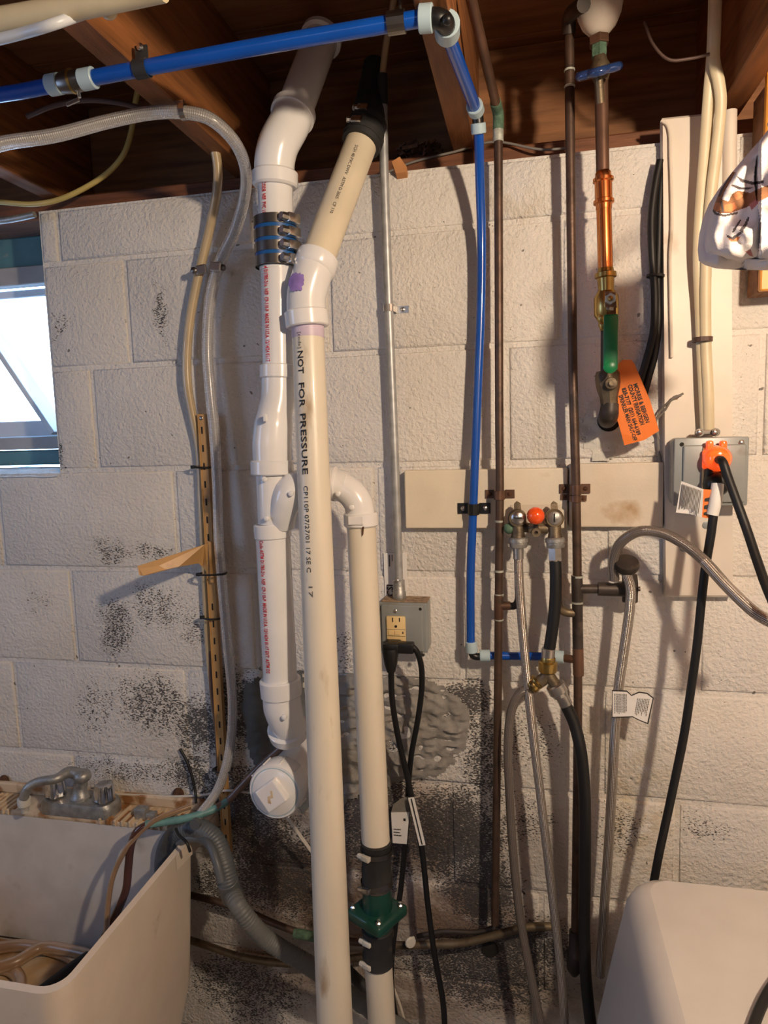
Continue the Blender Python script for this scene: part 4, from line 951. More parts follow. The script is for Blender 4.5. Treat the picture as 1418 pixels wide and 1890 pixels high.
# orange service tag
TG = thing('service_tag', 'orange card tag with black lettering hanging beside the lower brass valve', 'tag', (1170,820,.075))
dt = .082
tagp = [(1141,672,dt),(1150,664,dt),(1166,664,dt),(1172,672,dt),(1200,738,dt-.01),(1217,795,dt-.02),(1190,812,dt-.02),(1153,822,dt-.02),(1147,800,dt-.015),(1140,775,dt-.012)]
tgo = mk('tag_card', prism(tagp, Vector((0,-1,.05)), .0008), 'tag', TG)
# lettering on the tilted plane of the tag
tn_o = V((1150,664,dt)); tn_x = (V((1217,795,dt-.02))-V((1168,664,dt))).normalized(); nrm_t = tn_x.cross((V((1153,822,dt-.02))-V((1217,795,dt-.02)))).normalized()
if nrm_t.y > 0: nrm_t = -nrm_t
lines = [('MORRIS & BERGEN', 1169, 709, .112/2+.010), ('COUNTY IRRIGATION', 1159, 711, .068), ('828-7177  (201) 664-6189', 1148, 717, .080), ('SPRINKLER MAIN SHUT-OFF', 1142, 730, .078)]
txd = (V((1188,772,dt))-V((1169,709,dt))).normalized(); tyd = txd.cross(Vector((0,1,0))); tyd = nrm_t.cross(txd).normalized()
for s_, px, py, ln in lines:
    vs, fs = textgeo(s_, .0088, bold=.0003); Lx = max(v.x for v in vs)
    f_ = min(1.0, ln/Lx)
    def onplane(px, py):
        r_ = ray(px, py); o_ = V((1217,795,dt-.02)); t_ = (o_-CAM).dot(nrm_t)/r_.dot(nrm_t); return CAM+r_*t_
    og = onplane(px, py)
    tx = (onplane(px+20, py+62)-og).normalized(); ty = nrm_t.cross(tx)
    mk('lettering', ([og+tx*v.x*f_+ty*v.y+nrm_t*.0012 for v in vs], fs), 'ink', TG)

# ================================================================== RIGHT: CABLES, BOX, PLUGS
def cable(name, label, pts, r, mat, cat='cable', flat=None, n=8, group=None):
    return mk(name, tube(pts, r, 12, n, flat=flat), mat, None, label, cat, group, smooth=True)
cable('electrical_cable', 'left cream cable of the pair running down the white plank into the grey box', [(1320,-15,.10),(1318,60,.09),(1315,112,.075),(1309,180,.06),(1302,280,.05),(1293,400,.045),(1290,480,.04),(1293,560,.035),(1296,640,.034),(1300,720,.036),(1304,800,.036)], .0088, 'nm', flat=.55)
cable('electrical_cable', 'right cream cable of the pair, bulging away at the top', [(1322,-15,.112),(1320,60,.102),(1319,112,.085),(1327,150,.075),(1331,185,.068),(1325,260,.06),(1314,350,.054),(1306,440,.050),(1303,520,.044),(1303,600,.040),(1304,650,.040),(1308,730,.042),(1309,800,.040)], .0082, 'nm', flat=.55)
mk('cable_tie', lathe(W(1297,631,.038), UP, [(0,.0135),(0,.0150),(.007,.0150),(.007,.0135)], 16), 'brownwire', cat='cable tie', label='dark band around the pair of cream cables')
cable('electrical_cable', 'outer black cable behind the orange tag, left of the white plank', [(1219,296,.018),(1210,340,.02),(1203,400,.022),(1204,470,.022),(1209,540,.022),(1207,610,.022),(1195,660,.02),(1183,700,.018),(1172,740,.016)], .0062, 'black')
cable('electrical_cable', 'inner black cable pressed against the left edge of the white plank', [(1222,320,.012),(1218,380,.012),(1216,450,.012),(1214,530,.014),(1215,600,.014),(1207,660,.014),(1196,700,.014),(1186,740,.014)], .0062, 'black')
mk('cable_tie', lathe(W(1210,512,.018), Vector((.1,0,1)), [(0,.013),(0,.0142),(.004,.0142),(.004,.013)], 14), 'rubber', cat='cable tie', label='thin black tie around the two black cables')
g = merge(tube([(1212,800,.01),(1212,775,.012),(1222,755,.018),(1240,738,.03),(1262,726,.035)], .0018, 6, 6), tube([(1217,810,.01),(1208,780,.012),(1226,760,.02),(1244,733,.032),(1258,730,.035)], .0018, 6, 6), tube([(1214,790,.01),(1216,830,.008),(1222,860,.006)], .0022, 6, 5))
mk('loose_wires', g, 'greywire', cat='wire', label='twisted loose grey wires left of the white plank', smooth=True)
RB = thing('junction_box', 'grey steel box with a glowing orange plug on the white plank', 'outlet', W(1310,935,.02))
bc = (W(1243,808,.066)+W(1381,934,.066))/2; bw = W(1381,870,.066).x-W(1243,870,.066).x; bh_ = W(1310,808,.066).z-W(1310,934,.066).z
mk('steel_box', box(Vector((bc.x, -.043, bc.z)), (bw, .040, bh_), bev=.008, segs=3), 'boxgrey', RB, smooth=True)
mk('cover_plate', box(Vector((bc.x, -.0655, bc.z)), (bw, .005, bh_), bev=.0024, segs=2), 'boxgrey', RB, smooth=True)
mk('raised_cover', box(Vector((bc.x+.004, -.0700, bc.z-.003)), (bw*.84, .006, bh_*.84), bev=.0026, segs=3), 'boxgrey', RB, smooth=True)
mk('corner_hole', lathe(W(1259,820,.0682), OUT, [(0,.0032),(.001,.0032)], 12), 'slot', RB)
screwhead(W(1369,817,.068), .0045, OUT, 'steel', RB); screwhead(W(1369,920,.068), .0045, OUT, 'steel', RB)
rec = mk('receptacle', box(W(1318,868,.0745), (.034,.006,.072), bev=.002), 'ivory', RB, smooth=True)
cb2 = mk('cable_clamp', merge(box(W(1306,798,.045), (.036,.012,.008), bev=.002), lathe(W(1291,798,.050), OUT, [(0,.0065),(.006,.0065)], 12), lathe(W(1320,798,.050), OUT, [(0,.0065),(.006,.0065)], 12)), 'darksteel', RB, smooth=False)
screwhead(W(1291,798,.057), .0048, OUT, 'steel', RB); screwhead(W(1320,798,.057), .0048, OUT, 'steel', RB)
GP = thing('extension_plug', 'glowing orange plug end with a thick black cord going right', 'plug', (1410,1085,.25))
mk('lit_plug', merge(lathe(W(1321,846,.078), OUT, [(0,.0185),(.006,.0205),(.018,.0195),(.026,.014),(.028,.009)], 18), box(W(1310,826,.082), (.010,.014,.022), bev=.0035), box(W(1335,826,.082), (.010,.014,.022), bev=.0035), box(W(1303,848,.080), (.010,.010,.030), bev=.003)), 'amber', GP, smooth=True)
mk('cord', tube([W(1325,848,.10), W(1334,852,.122), W(1343,878,.13), W(1360,925,.145), W(1378,975,.16), W(1398,1035,.19), W(1416,1085,.22), W(1445,1150,.26)], .0065, 12, 8), 'black', GP, smooth=True)
BP = thing('power_cord', 'thick black cord with white sleeve hanging from the black plug of the right box', 'cord', (1210,1607,.10))
mk('plug', merge(box(W(1308,877,.085), (.010,.018,.022), bev=.003), box(W(1335,877,.085), (.009,.018,.022), bev=.003), lathe(W(1320,893,.082), OUT, [(0,.018),(.012,.019),(.020,.015),(.022,.010)], 16)), 'blackfit', BP, smooth=True)
mk('sleeve', tube([(1325,893,.107),(1321,925,.112),(1315,950,.112)], [.0088,.0094,.0088], 14, 4), 'paper', BP, smooth=True)
mk('cord', tube([(1325,890,.106),(1318,945,.112),(1312,990,.112),(1302,1050,.11),(1295,1110,.11),(1287,1190,.11),(1276,1270,.11),(1264,1350,.11),(1248,1430,.11),(1231,1510,.11),(1217,1575,.11),(1205,1640,.11)], .0068, 12, 8), 'black', BP, smooth=True)
wt = mk('warning_tag', prism([(1258,888,.100),(1299,903,.112),(1296,955,.112),(1275,949,.105),(1248,946,.100)], OUT, .0007), 'paper', BP)
o_, a_, b_ = W(1259,893,.1015), W(1253,940,.1015), W(1296,906,.1135); ux = (a_-o_).normalized(); L_ = (a_-o_).length; uy = (b_-o_); vs, fs = [], []
for i in range(15):
    p = o_+uy*(i/15); l_ = L_*random.uniform(.8, 1); k = len(vs); dW = uy.normalized()*.0011
    vs += [p+OUT*.0008, p+ux*l_+OUT*.0008, p+ux*l_+dW+OUT*.0008, p+dW+OUT*.0008]; fs.append((k, k+1, k+2, k+3))
mk('printed_lines', (vs, fs), 'greyink', wt)
wo = mk('warning_tag', prism([(1299,903,.111),(1316,904,.112),(1311,957,.112),(1296,955,.111)], OUT, .0007), 'tag', BP, label='orange end of the warning tag')
mk('printed_mark', prism([(1302,920,.1125),(1314,917,.1125),(1310,922,.1125),(1314,926,.1125),(1301,925,.1125)], OUT, .0003), 'ink', wo)
mk('printed_mark', prism([(1301,933,.1125),(1312,930,.1125),(1309,937,.1125),(1312,941,.1125),(1300,939,.1125)], OUT, .0003), 'ink', wo)
mk('printed_mark', prism([(1300,946,.1125),(1311,943,.1125),(1310,949,.1125),(1300,951,.1125)], OUT, .0003), 'ink', wo)

# ================================================================== HOSES AND STANDARD ON THE LEFT
hose('clear_hose', 'clear braided hose arching from the top left down beside the slotted track', [W(-40,282,.36),W(0,266,.34),(100,250,.30),(200,224,.26),(275,209,.24),(335,207,.235),(385,218,.22),(428,255,.19),(452,305,.14),(451,365,.08),(432,430,.045),(404,490,.03),(389,550,.025),(383,640,.025),(388,720,.028),(396,800,.030),(401,900,.034),(404,1000,.04),(412,1100,.04),(421,1200,.04),(429,1290,.04),(427,1360,.045),(416,1420,.06),(398,1465,.07),(372,1500,.095),(346,1532,.115)], [.0096]*10+[.0105]*6+[.0092]*10, 'clearbraid')
ho = bpy.data.objects['clear_hose']
mk('metal_clip', merge(lathe(V((334,207,.235)), Vector((1,.1,0)), [(0,.0102),(0,.0116),(.008,.0116),(.008,.0102)], 16), box(V((332,193,.235)), (.014,.003,.012), bev=.001)), 'steel', cat='clip', label='small metal clip holding the clear hose under the joist')
hose('vinyl_hose', 'tan vinyl hose running down the wall behind the slotted track', [(372,215,.07),(389,250,.06),(401,300,.045),(401,350,.035),(390,410,.022),(376,470,.018),(364,520,.018),(351,590,.018),(345,660,.018),(347,715,.018),(356,765,.014),(368,830,.010),(374,950,.010),(380,1080,.010),(385,1180,.010),(392,1260,.010)], [.0085]*10+[.0078]*6, 'tanhose')
hose('vinyl_hose', 'dark brown stained hose continuing down left of the slotted track', [(388,1200,.010),(395,1290,.012),(403,1350,.014),(406,1430,.014)], .0075, 'brownhose')
for (px, py, lab, sgn) in ((368,497,'zinc clip pinning the tan hose to the wall', -1), (402,492,'zinc clip pinning the clear hose to the wall', 1)):
    r_ = thing('wall_clip', lab, 'clip', W(px,py,0)); mk('clip_band', box(W(px+4*sgn*-1,py,.034 if sgn < 0 else .045), (.020,.006,.016), X=Vector((1,0,.12*-sgn)), bev=.002), 'steel', r_)
    screwhead(W(px+10*sgn,py+2,.036), .006, OUT, 'darksteel', r_)
ST = thing('shelf_standard', 'tan slotted metal shelf track leaning down the wall with one bracket', 'shelf track', (420,1570,.02))
sa_, sb_ = V((374,764,.018)), V((422,1575,.022)); sd = (sb_-sa_).normalized(); SL = (sb_-sa_).length
mk('track', box((sa_+sb_)/2, (.0165,.012,SL), X=RT, Z=-sd, bev=.0015), 'tan', ST)
mk('track_flange', merge(*[box((sa_+sb_)/2+RT*q*.0078+OUT*.0060, (.0016,.003,SL), X=RT, Z=-sd, bev=.0004) for q in (-1, 1)]), 'tan', ST)
ns = 26
for k in range(ns):
    p = sa_+sd*(SL*(k+.9)/ns)+OUT*.0064
    if k not in (8, 9): mk('slot', box(p, (.0028,.0008,.013), X=RT, Z=-sd, bev=0), 'slot', ST)
screwhead(sa_+sd*.008+OUT*.006, .004, OUT, 'steel', ST)
brk = mk('bracket_blade', prism([(384,1003,.045),(378,1005,.055),(254,1045,.150),(257,1061,.150),(265,1063,.150),(330,1046,.10),(367,1040,.05),(374,1046,.04),(384,1060,.04)], Vector((.55,-1,0)), .0018), 'tan', ST)
mk('bracket_spine', box((V((389,999,.026))+V((397,1075,.026)))/2, (.009,.016,(V((389,999,.026))-V((397,1075,.026))).length), X=RT, Z=-sd, bev=.002), 'tan', ST)
# black ties
def tie(label, a, b, d1, d2, back=.012):
    pa, pb = V((a[0],a[1],d1)), V((b[0],b[1],d2)); 
    g = tube([pa+Vector((0,back,0)), pa+RT*-.003, (pa+pb)/2+OUT*.010, pb+RT*.003, pb+Vector((0,back,0))], .0019, 8, 5)
    o = mk('cable_tie', g, 'black', None, label, 'cable tie', None, smooth=True); mk('tie_head', box(pa+OUT*.002, (.008,.006,.006), bev=.001), 'black', o)
tie('black cable tie at the upper part of the slotted track', (357,862), (384,863), .022, .026)
tie('black cable tie just under the shelf bracket', (367,1060), (413,1059), .030, .050)
tie('black cable tie on the slotted track, a hand below the bracket', (374,1139), (403,1142), .022, .028)
tie('lowest black cable tie, where the clear hose leaves the track', (397,1420), (424,1424), .035, .062)

# ================================================================== OVERHEAD LEFT
cable('overhead_pipe', 'out-of-focus tan pipe across the top left corner', [WZ(-60,48,2.02),WZ(60,28,2.02),WZ(160,8,2.02),WZ(300,-22,2.02)], .0125, 'nm', 'pipe')
cable('overhead_pipe', 'thin pale pipe under the tan pipe in the top left corner', [WZ(-40,82,2.00),WZ(40,62,2.00),WZ(100,44,2.0),WZ(170,20,2.03)], .0055, 'winwhite', 'pipe')
mk('pipe_bracket', merge(ball(WZ(200,18,2.03), .0095, 14), tube([WZ(192,12,2.035), WZ(172,15,2.04), WZ(165,-10,2.06)], .006, 8, 4)), 'nm', cat='bracket', label='cream knob bracket beside the tan pipe at the top left', smooth=True)
cable('electrical_cable', 'yellow cable sagging in the dark bay above the window', [W(-30,372,.02),(0,373,.02),(60,377,.02),(110,368,.02),(160,345,.01),(200,318,0),(228,285,0),(242,245,0),(248,200,.01),(258,150,.02)], .0050, 'yellowcable')
cable('electrical_cable', 'dark brown cable hanging behind the overhead blue pipe', [(50,215,.16),(100,195,.16),(160,185,.15),(220,190,.14),(280,205,.12)], .0042, 'brownwire')
cable('water_pipe', 'thin blue-lit pipe over the window head', [W(-40,412,.03),(20,405,.03),(64,396,.03)], .006, 'dullchrome', 'pipe')
cable('electrical_cable', 'thin dark wire looping in the bay beside the cream cables', [(1190,40,.1),(1205,80,.1),(1235,110,.1),(1275,108,.1),(1310,100,.1)], .0022, 'brownwire')
# debris on the sill
mk('wood_shim', prism([W(723,298,.012), W(738,289,.012), W(751,308,.012), W(750,317,.012), W(731,320,.012)], Vector((0,-1,.5)), .014), 'chip', cat='wood scrap', label='small orange wood shim on top of the wall by the conduit')
vs, fs = [], []
for k in range(46):
    p = W(random.uniform(740,800), random.uniform(262,292), random.uniform(-.13,-.06)); d = Vector((random.uniform(-1,1), random.uniform(-.4,.4), random.uniform(-.25,.45))).normalized()
    g = box(p, (random.uniform(.015,.05), .003, random.uniform(.002,.006)), X=d, bev=0); n0 = len(vs); vs += g[0]; fs += [tuple(i+n0 for i in f) for f in g[1]]
mk('splinters', (vs, fs), 'splint', None, 'heap of torn wood splinters on the wall top right of the conduit', 'debris', kind='stuff')
cable('wire', 'thin grey wire lying along the wall top between the conduit and the copper pipes', [(700,325,-.05),(760,300,-.05),(840,280,-.05),(910,262,-.05),(1000,276,-.03),(1060,272,-.03)], .0022, 'greywire', 'wire')

# wooden cabinet edge top right
OW = thing('wooden_cabinet', 'orange pine cabinet corner hanging behind the white cloth', 'cabinet', W(1400,545,.15))
x0 = W(1388,250,.0).x; zb_ = W(1386,545,.03).z
mk('side_panel', bx(x0, x0+.012, -.052, -.003, zb_, JZ-.002, .001), 'woodsub', OW)
mk('front_stile', bx(x0, x0+.045, -.066, -.0525, zb_, JZ+.19, .002), 'orangewood', OW)
mk('cabinet_side', bx(x0+.047, x0+.30, -.060, -.020, zb_+.02, JZ-.002, .001), 'orangewood', OW)
mk('bottom_rail', bx(x0+.012, x0+.35, -.050, -.003, zb_, zb_+.02, .001), 'woodsub', OW)

# ================================================================== CLOTH (top right)
def cloth():
    # outline in the picture at its own distance; a soft folded flannel with rounded belly
    d = .35; rows = 190; cols = 150
    left = [(236,1421),(262,1400),(290,1375),(320,1350),(350,1330),(380,1318),(410,1311),(440,1308),(462,1310),(470,1322),(477,1345),(479,1380)]
    def lx(py):
        for (a, b), (c, e) in zip(left, left[1:]):
            if py <= c: return b+(e-b)*(py-a)/(c-a)
        return left[-1][1]
    polys = {1: [[(1315,375),(1325,353),(1350,316),(1358,318),(1337,355),(1333,368),(1345,372),(1352,358),(1362,352),(1385,356),(1411,344),(1430,340),(1430,358),(1400,372),(1377,383),(1350,393),(1330,394),(1317,388)]],
             2: [[(1317,374),(1329,374),(1331,388),(1322,391),(1316,384)], [(1338,378),(1356,374),(1361,384),(1350,391),(1338,390)], [(1354,360),(1364,354),(1372,362),(1360,370)], [(1345,440),(1368,436),(1362,445),(1350,446)]],
             3: [[(1359,324),(1372,331),(1392,336),(1410,333),(1410,338),(1390,341),(1368,336)], [(1352,340),(1370,346),(1392,346),(1380,350),(1365,350),(1350,343)], [(1313,372),(1317,372),(1317,386),(1324,393),(1338,396),(1362,391),(1362,395),(1336,400),(1320,396),(1313,386)], [(1330,372),(1334,372),(1337,392),(1333,392)], [(1346,322),(1350,316),(1353,318),(1338,345),(1330,362),(1326,362),(1334,342)],
                 [(1352,430),(1353,424),(1366,405),(1369,406),(1357,426)], [(1365,425),(1375,412),(1381,400),(1384,402),(1378,418),(1368,430)], [(1341,433),(1352,438),(1368,426),(1371,429),(1354,443),(1342,438)], [(1368,420),(1374,422),(1372,430),(1366,428)]],
             4: [[(1383,378),(1398,366),(1401,374),(1388,388)], [(1376,464),(1386,460),(1391,474),(1384,472)]]}
    def inside(P, x, y):
        c = False; j = len(P)-1
        for i in range(len(P)):
            if (P[i][1] > y) != (P[j][1] > y) and x < (P[j][0]-P[i][0])*(y-P[i][1])/(P[j][1]-P[i][1])+P[i][0]: c = not c
            j = i
        return c
    vs, fs, mi = [], [], []
    for j in range(rows+1):
        py = 236+243*j/rows; a = lx(py); b = 1560
        for i in range(cols+1):
            t = (i/cols)**1.5; px = a+(b-a)*t
            e = min(1, (px-a)/26.); f_ = min(1, (479-py)/22.); bulge = .045*math.sqrt(max(0, 1-(1-e)**2))*(.35+.65*math.sqrt(max(0, 1-(1-f_)**2)))
            fold = .010*math.sin((px+py*.6)/16.)*e+.012*noise.noise(Vector((px/26., py/30., 1)))*e
            if px > 1399+6*math.sin(py/30.): fold += .022*min(1, (px-1399)/6.)
            vs.append(W(px, py, d+bulge+fold))
    for j in range(rows):
        for i in range(cols):
            k = j*(cols+1)+i; fs.append((k, k+1, k+cols+2, k+cols+1))
            pc = [(v-CAM) for v in (vs[k], vs[k+cols+2])]; q = (pc[0]+pc[1])/2; x = 709+F*q.dot(RX)/q.dot(_f); y = 945-F*q.dot(UX)/q.dot(_f); m_ = 0
            for mm in (1, 2, 4, 3):
                if any(inside(P, x, y) for P in polys[mm]): m_ = mm
            mi.append(m_)
    nf = len(vs); vs += [v+Vector((0, .05, 0)) for v in vs]     # back layer of the fold
    for j in range(rows):
        for i in range(cols):
            k = nf+j*(cols+1)+i; fs.append((k+cols+1, k+cols+2, k+1, k)); mi.append(0)
    for j in range(rows): k = j*(cols+1); fs.append((k, k+cols+1, nf+k+cols+1, nf+k)); mi.append(0)
    for i in range(cols): k = rows*(cols+1)+i; fs.append((k, k+1, nf+k+1, nf+k)); mi.append(0)
    for i in range(cols): fs.append((i+1, i, nf+i, nf+i+1)); mi.append(0)
    return vs, fs, None, mi
mk('flannel_cloth', cloth(), ['cloth', 'clothbrown', 'clothorange', 'clothgrey', 'clothpink'], None, 'white flannel cloth with brown and orange print hanging at the top right', 'cloth', smooth=True, auto=80)
# the line the cloth hangs from (beyond the frame)
mk('clothes_line', tube([W(1640,90,.45), W(1420,232,.45)], .003, 8, 1), 'whitewire', cat='line', label='cord the white flannel cloth hangs from, at the right edge')

# ================================================================== LAUNDRY TUB
TZ = .805
TB = thing('laundry_tub', 'cream plastic laundry tub with stained faucet deck at the bottom left', 'tub', Vector((-.95, -.28, 0)))
fr = WZ(92, 1838, TZ); bk = WZ(352, 1560, TZ)
xr_f, xr_b, yf = fr.x, bk.x, fr.y
XT = -.655; XTL = -1.30; YF = fr.y; YB = -.03
ydeck = WZ(180, 1512, TZ).y
def rrect(x0, x1, y0, y1, r, z, n=6):
    P = []
    for cx, cy, a0 in ((x1-r, y1-r, 0), (x0+r, y1-r, 90), (x0+r, y0+r, 180), (x1-r, y0+r, 270)):
        for k in range(n+1):
            a = math.radians(a0+90*k/n); P.append(Vector((cx+r*math.cos(a), cy+r*math.sin(a), z)))
    return P
def loft(rings, capend=True, capstart=False):
    vs, fs = [], []; n = len(rings[0])
    for R_ in rings: vs += R_
    for i in range(len(rings)-1):
        for j in range(n): k = (j+1) % n; fs.append((i*n+j, (i+1)*n+j, (i+1)*n+k, i*n+k))
    if capend: fs.append(tuple((len(rings)-1)*n+j for j in range(n)))
    if capstart: fs.append(tuple(range(n-1, -1, -1)))
    return vs, fs
xo = WZ(362, 1592, TZ-.03)
TF = W(60, 1738, .10).z
XO = -.637                                        # outer right face
outer = loft([rrect(XTL, XO, YF, ydeck-.002, .035, TZ), rrect(XTL, XO, YF, ydeck-.002, .035, TZ-.022), rrect(XTL+.004, XO-.006, YF+.006, ydeck-.010, .035, TZ-.16), rrect(XTL+.02, XO-.012, YF+.02, ydeck-.014, .04, TF-.02), rrect(XTL+.05, XO-.03, YF+.05, ydeck-.03, .04, .42)])
mk('tub_body', outer, 'tub', TB, smooth=True)
inner = loft([rrect(XTL+.02, XO-.010, YF+.010, ydeck-.006, .03, TZ+.002), rrect(XTL+.022, XO-.013, YF+.012, ydeck-.008, .03, TZ-.01), rrect(XTL+.04, XO-.032, YF+.035, ydeck-.022, .04, TF)], capend=False)
mk('tub_basin', (inner[0], [tuple(reversed(f)) for f in inner[1]]), 'tubin', TB, smooth=True)
nR = len(rrect(0,1,0,1,.1,0))
R1 = rrect(XTL, XO, YF, ydeck-.002, .035, TZ); R2 = rrect(XTL+.02, XO-.010, YF+.010, ydeck-.006, .03, TZ+.002)
mk('tub_rim', (R1+R2, [(j, (j+1) % nR, nR+(j+1) % nR, nR+j) for j in range(nR)]), 'tub', TB)
mk('tub_floor', bx(XTL+.045, XO-.040, YF+.045, ydeck-.030, TF-.012, TF+.002, .002), 'tubfloor', TB)
dk = mk('faucet_deck', bx(XTL-.01, XO+.012, ydeck-.008, -.007, TZ-.006, TZ+.004, .002, 2), 'deck', TB, smooth=True)
mk('deck_upstand', bx(XTL-.01, XO+.010, -.020, -.008, TZ+.003, TZ+.026, .003), 'deck', TB)
for k in range(22):
    x = -1.16+k*.0125 if k < 9 else -.845+(k-9)*.0165
    mk('drain_rib', bx(x-.003, x+.003, ydeck-.0115, -.026, TZ-.004, TZ+.0085, .0015), 'deck', dk)
    if k % 3 != 1:
        y_a = random.uniform(ydeck-.007, ydeck+.006); y_b = min(-.024, y_a+random.uniform(.02, .05))
        mk('rust_stain', box(Vector((x+.0075, (y_a+y_b)/2, TZ+.0042)), (.0055, y_b-y_a, .0008), bev=0), 'stain', dk)
g = prism([Vector((XO-.016,-.012,TZ+.001)), Vector((XO+.015,-.012,TZ+.001)), Vector((XO+.001,-.16,TZ+.001)), Vector((XO-.010,-.12,TZ+.001))], UP, .03)
mk('deck_corner', g, 'tub', TB)
for lx_, ly_ in ((XTL+.06, YF+.06), (XO-.07, YF+.07), (XTL+.06, -.19), (XO-.07, -.19)):
    mk('leg', bx(lx_-.02, lx_+.02, ly_-.02, ly_+.02, 0, .425, .003), 'tub', TB)
for px, py in ((9,1440),(330,1464)): screwhead(W(px,py,.004), .0125, OUT, 'rust', wall, name='rusty_bolt')
# faucet
FA = thing('faucet', 'old chrome two-handle faucet with swivel spout on the tub deck', 'faucet', WZ(150,1490,TZ+.004))
def DZ(px, py, h): return WZ(px, py, TZ+.004+h)
fb0, fb1 = DZ(88,1492,0), DZ(214,1502,0); fm = DZ(150,1490,0)
fw = (DZ(213,1497,.01)-DZ(85,1480,.01)).length
fb = rrect(-fw/2, fw/2, -.030, .030, .022, 0, 6)
fx = (DZ(213,1497,.01)-DZ(85,1484,.01)).normalized(); fx.z = 0; fx = Vector((1, 0, 0)); fy = Vector((0, 1, 0))
fo = DZ(150,1484,.012); fo.z = TZ+.004
def fpt(v, h, s=1.0): return fo+fx*v.x*s+fy*v.y*s+UP*h
mk('faucet_base', loft([[fpt(v, 0, 1.0) for v in fb], [fpt(v, .018, .99) for v in fb], [fpt(v, .026, .92) for v in fb]]) and (lambda L3: (L3[0], [tuple(reversed(f)) for f in L3[1]]))(loft([[fpt(v, 0, 1.0) for v in fb], [fpt(v, .018, .99) for v in fb], [fpt(v, .026, .92) for v in fb]])), 'dullchrome', FA, smooth=True)
for s_ in (-1, 1):
    kc = fo+fx*s_*fw*.34+UP*.026
    seg = 40; vs, fs = [], []
    for t, r_ in ((0,.014),(.003,.0205),(.028,.0185),(.035,.0165),(.037,.006)):
        for j in range(seg):
            a = 2*math.pi*j/seg; rr2 = r_*(1+.10*math.cos(5*a)); vs.append(kc+Vector((math.cos(a)*rr2, math.sin(a)*rr2, t)))
    for i in range(4):
        for j in range(seg): k = (j+1) % seg; fs.append((i*seg+j, i*seg+k, (i+1)*seg+k, (i+1)*seg+j))
    fs.append(tuple(4*seg+j for j in range(seg)))
    mk('knob', (vs, fs), 'chrome', FA, smooth=True)
pc = fo+UP*.024
mk('spout_base', lathe(pc, UP, [(0,.020),(.006,.021),(.010,.016),(.030,.0115),(.034,.012)], 20), 'dullchrome', FA, smooth=True)
mk('spout', tube([pc+UP*.026+RT*.004, pc+UP*.050+RT*.003, pc+UP*.058+Vector((-.02,-.004,0)), DZ(105,1437,.082), DZ(68,1444,.078), DZ(50,1456,.068), DZ(44,1474,.048)], [.012,.0125,.0115,.0095,.009,.009,.009], 14, 6), 'dullchrome', FA, smooth=True)
mk('spout_boot', ball(pc+UP*.050+RT*.008, .018, 18, .8), 'dullchrome', FA, smooth=True)
mk('aerator', lathe(DZ(44,1470,.050), -UP, [(0,.0095),(.004,.013),(.018,.013),(.022,.009),(.034,.007)], 16), 'lime', FA, smooth=True)
mk('deck_plug', merge(box(DZ(262,1500,.010), (.028,.020,.026), bev=.005, segs=2), box(DZ(280,1505,.006), (.022,.016,.016), bev=.004)), 'dullchrome', None, 'small grey plastic block on the tub deck right of the faucet', 'plug', smooth=True)
# hoses around the tub
H = hose('drain_hose', 'thick grey corrugated drain hose hooked over the tub rim', [(316,1625,.30),(306,1585,.28),(313,1555,.26),(335,1533,.24),(365,1530,.225),(395,1550,.21),(412,1590,.20),(420,1632,.20)], .0165, 'greyhose', n=1)
bpy.data.objects.remove([c for c in H.children][0])
def corr(r, a, pitch): return lambda s: r+a*math.sin(2*math.pi*s/pitch)
P_ = spline([WX(312,1680,-.715),WX(303,1610,-.71),WX(310,1562,-.69),WX(335,1534,-.652),WX(365,1530,-.615),WX(394,1548,-.58),WX(411,1588,-.555),WX(422,1634,-.54)], 26)
mk('crook', tube(P_, corr(.0190,.0006,.0058), 18, raw=True), 'greyhose', H, smooth=True, auto=80)
P_ = spline([(300,1588,.270),(307,1556,.25),(330,1533,.23),(362,1526,.215),(390,1542,.20),(404,1580,.192),(410,1610,.19)], 8)
mk('hose_guide', tube(spline([WX(330,1558,-.650),WX(345,1548,-.632),WX(368,1548,-.605),WX(388,1562,-.572),WX(400,1592,-.552),WX(409,1628,-.540)], 8), .0075, 12, raw=True), 'greyhose', H, smooth=True)
mk('guide_lug', merge(lathe(WX(362,1520,-.60), OUT, [(-.004,.010),(.006,.010)], 14)), 'greyhose', H, smooth=True)
mk('joint_sleeve', collar(WX(420,1625,-.54), WX(430,1658,-.537), .0195, .001, 20), 'greyhose', H, smooth=True)
mk('lower_hose', tube(spline([WX(426,1645,-.538),(440,1672,.175),(460,1700,.175),(492,1733,.16),(530,1758,.15),(565,1778,.14),(610,1810,.12),(680,1860,.09),(760,1910,.06)], 22), corr(.0158,.0009,.0058), 18, raw=True), 'greyhose2', H, smooth=True, auto=80)
mk('cable_tie', tube([WX(325,1530,-.645),WX(330,1541,-.63),WX(345,1556,-.605),WX(351,1572,-.600)], .0028, 8, 5), 'black', None, 'black tie wrapped round the grey hose at the tub rim', 'cable tie', smooth=True)
h1 = hose('drain_tube', 'long thin hose over the tub deck: brown at the wall, teal taped, dark red inside', [(560,1352,.03),(520,1380,.04),(480,1415,.045),(445,1452,.055),(420,1478,.065),(400,1490,.08)], .0072, 'brownhose')
mk('taped_section', tube([(420,1478,.065),(400,1491,.08),(370,1503,.10),(330,1513,.12),(290,1519,.135),(268,1522,.145)], .0072, 12, 6), 'teal', h1, smooth=True)
mk('inner_section', tube([(275,1521,.142),(255,1533,.15),(243,1556,.155),(237,1600,.16),(233,1640,.17),(220,1675,.18),(205,1705,.19),(190,1735,.20)], .0075, 12, 6), 'redhose', h1, smooth=True)
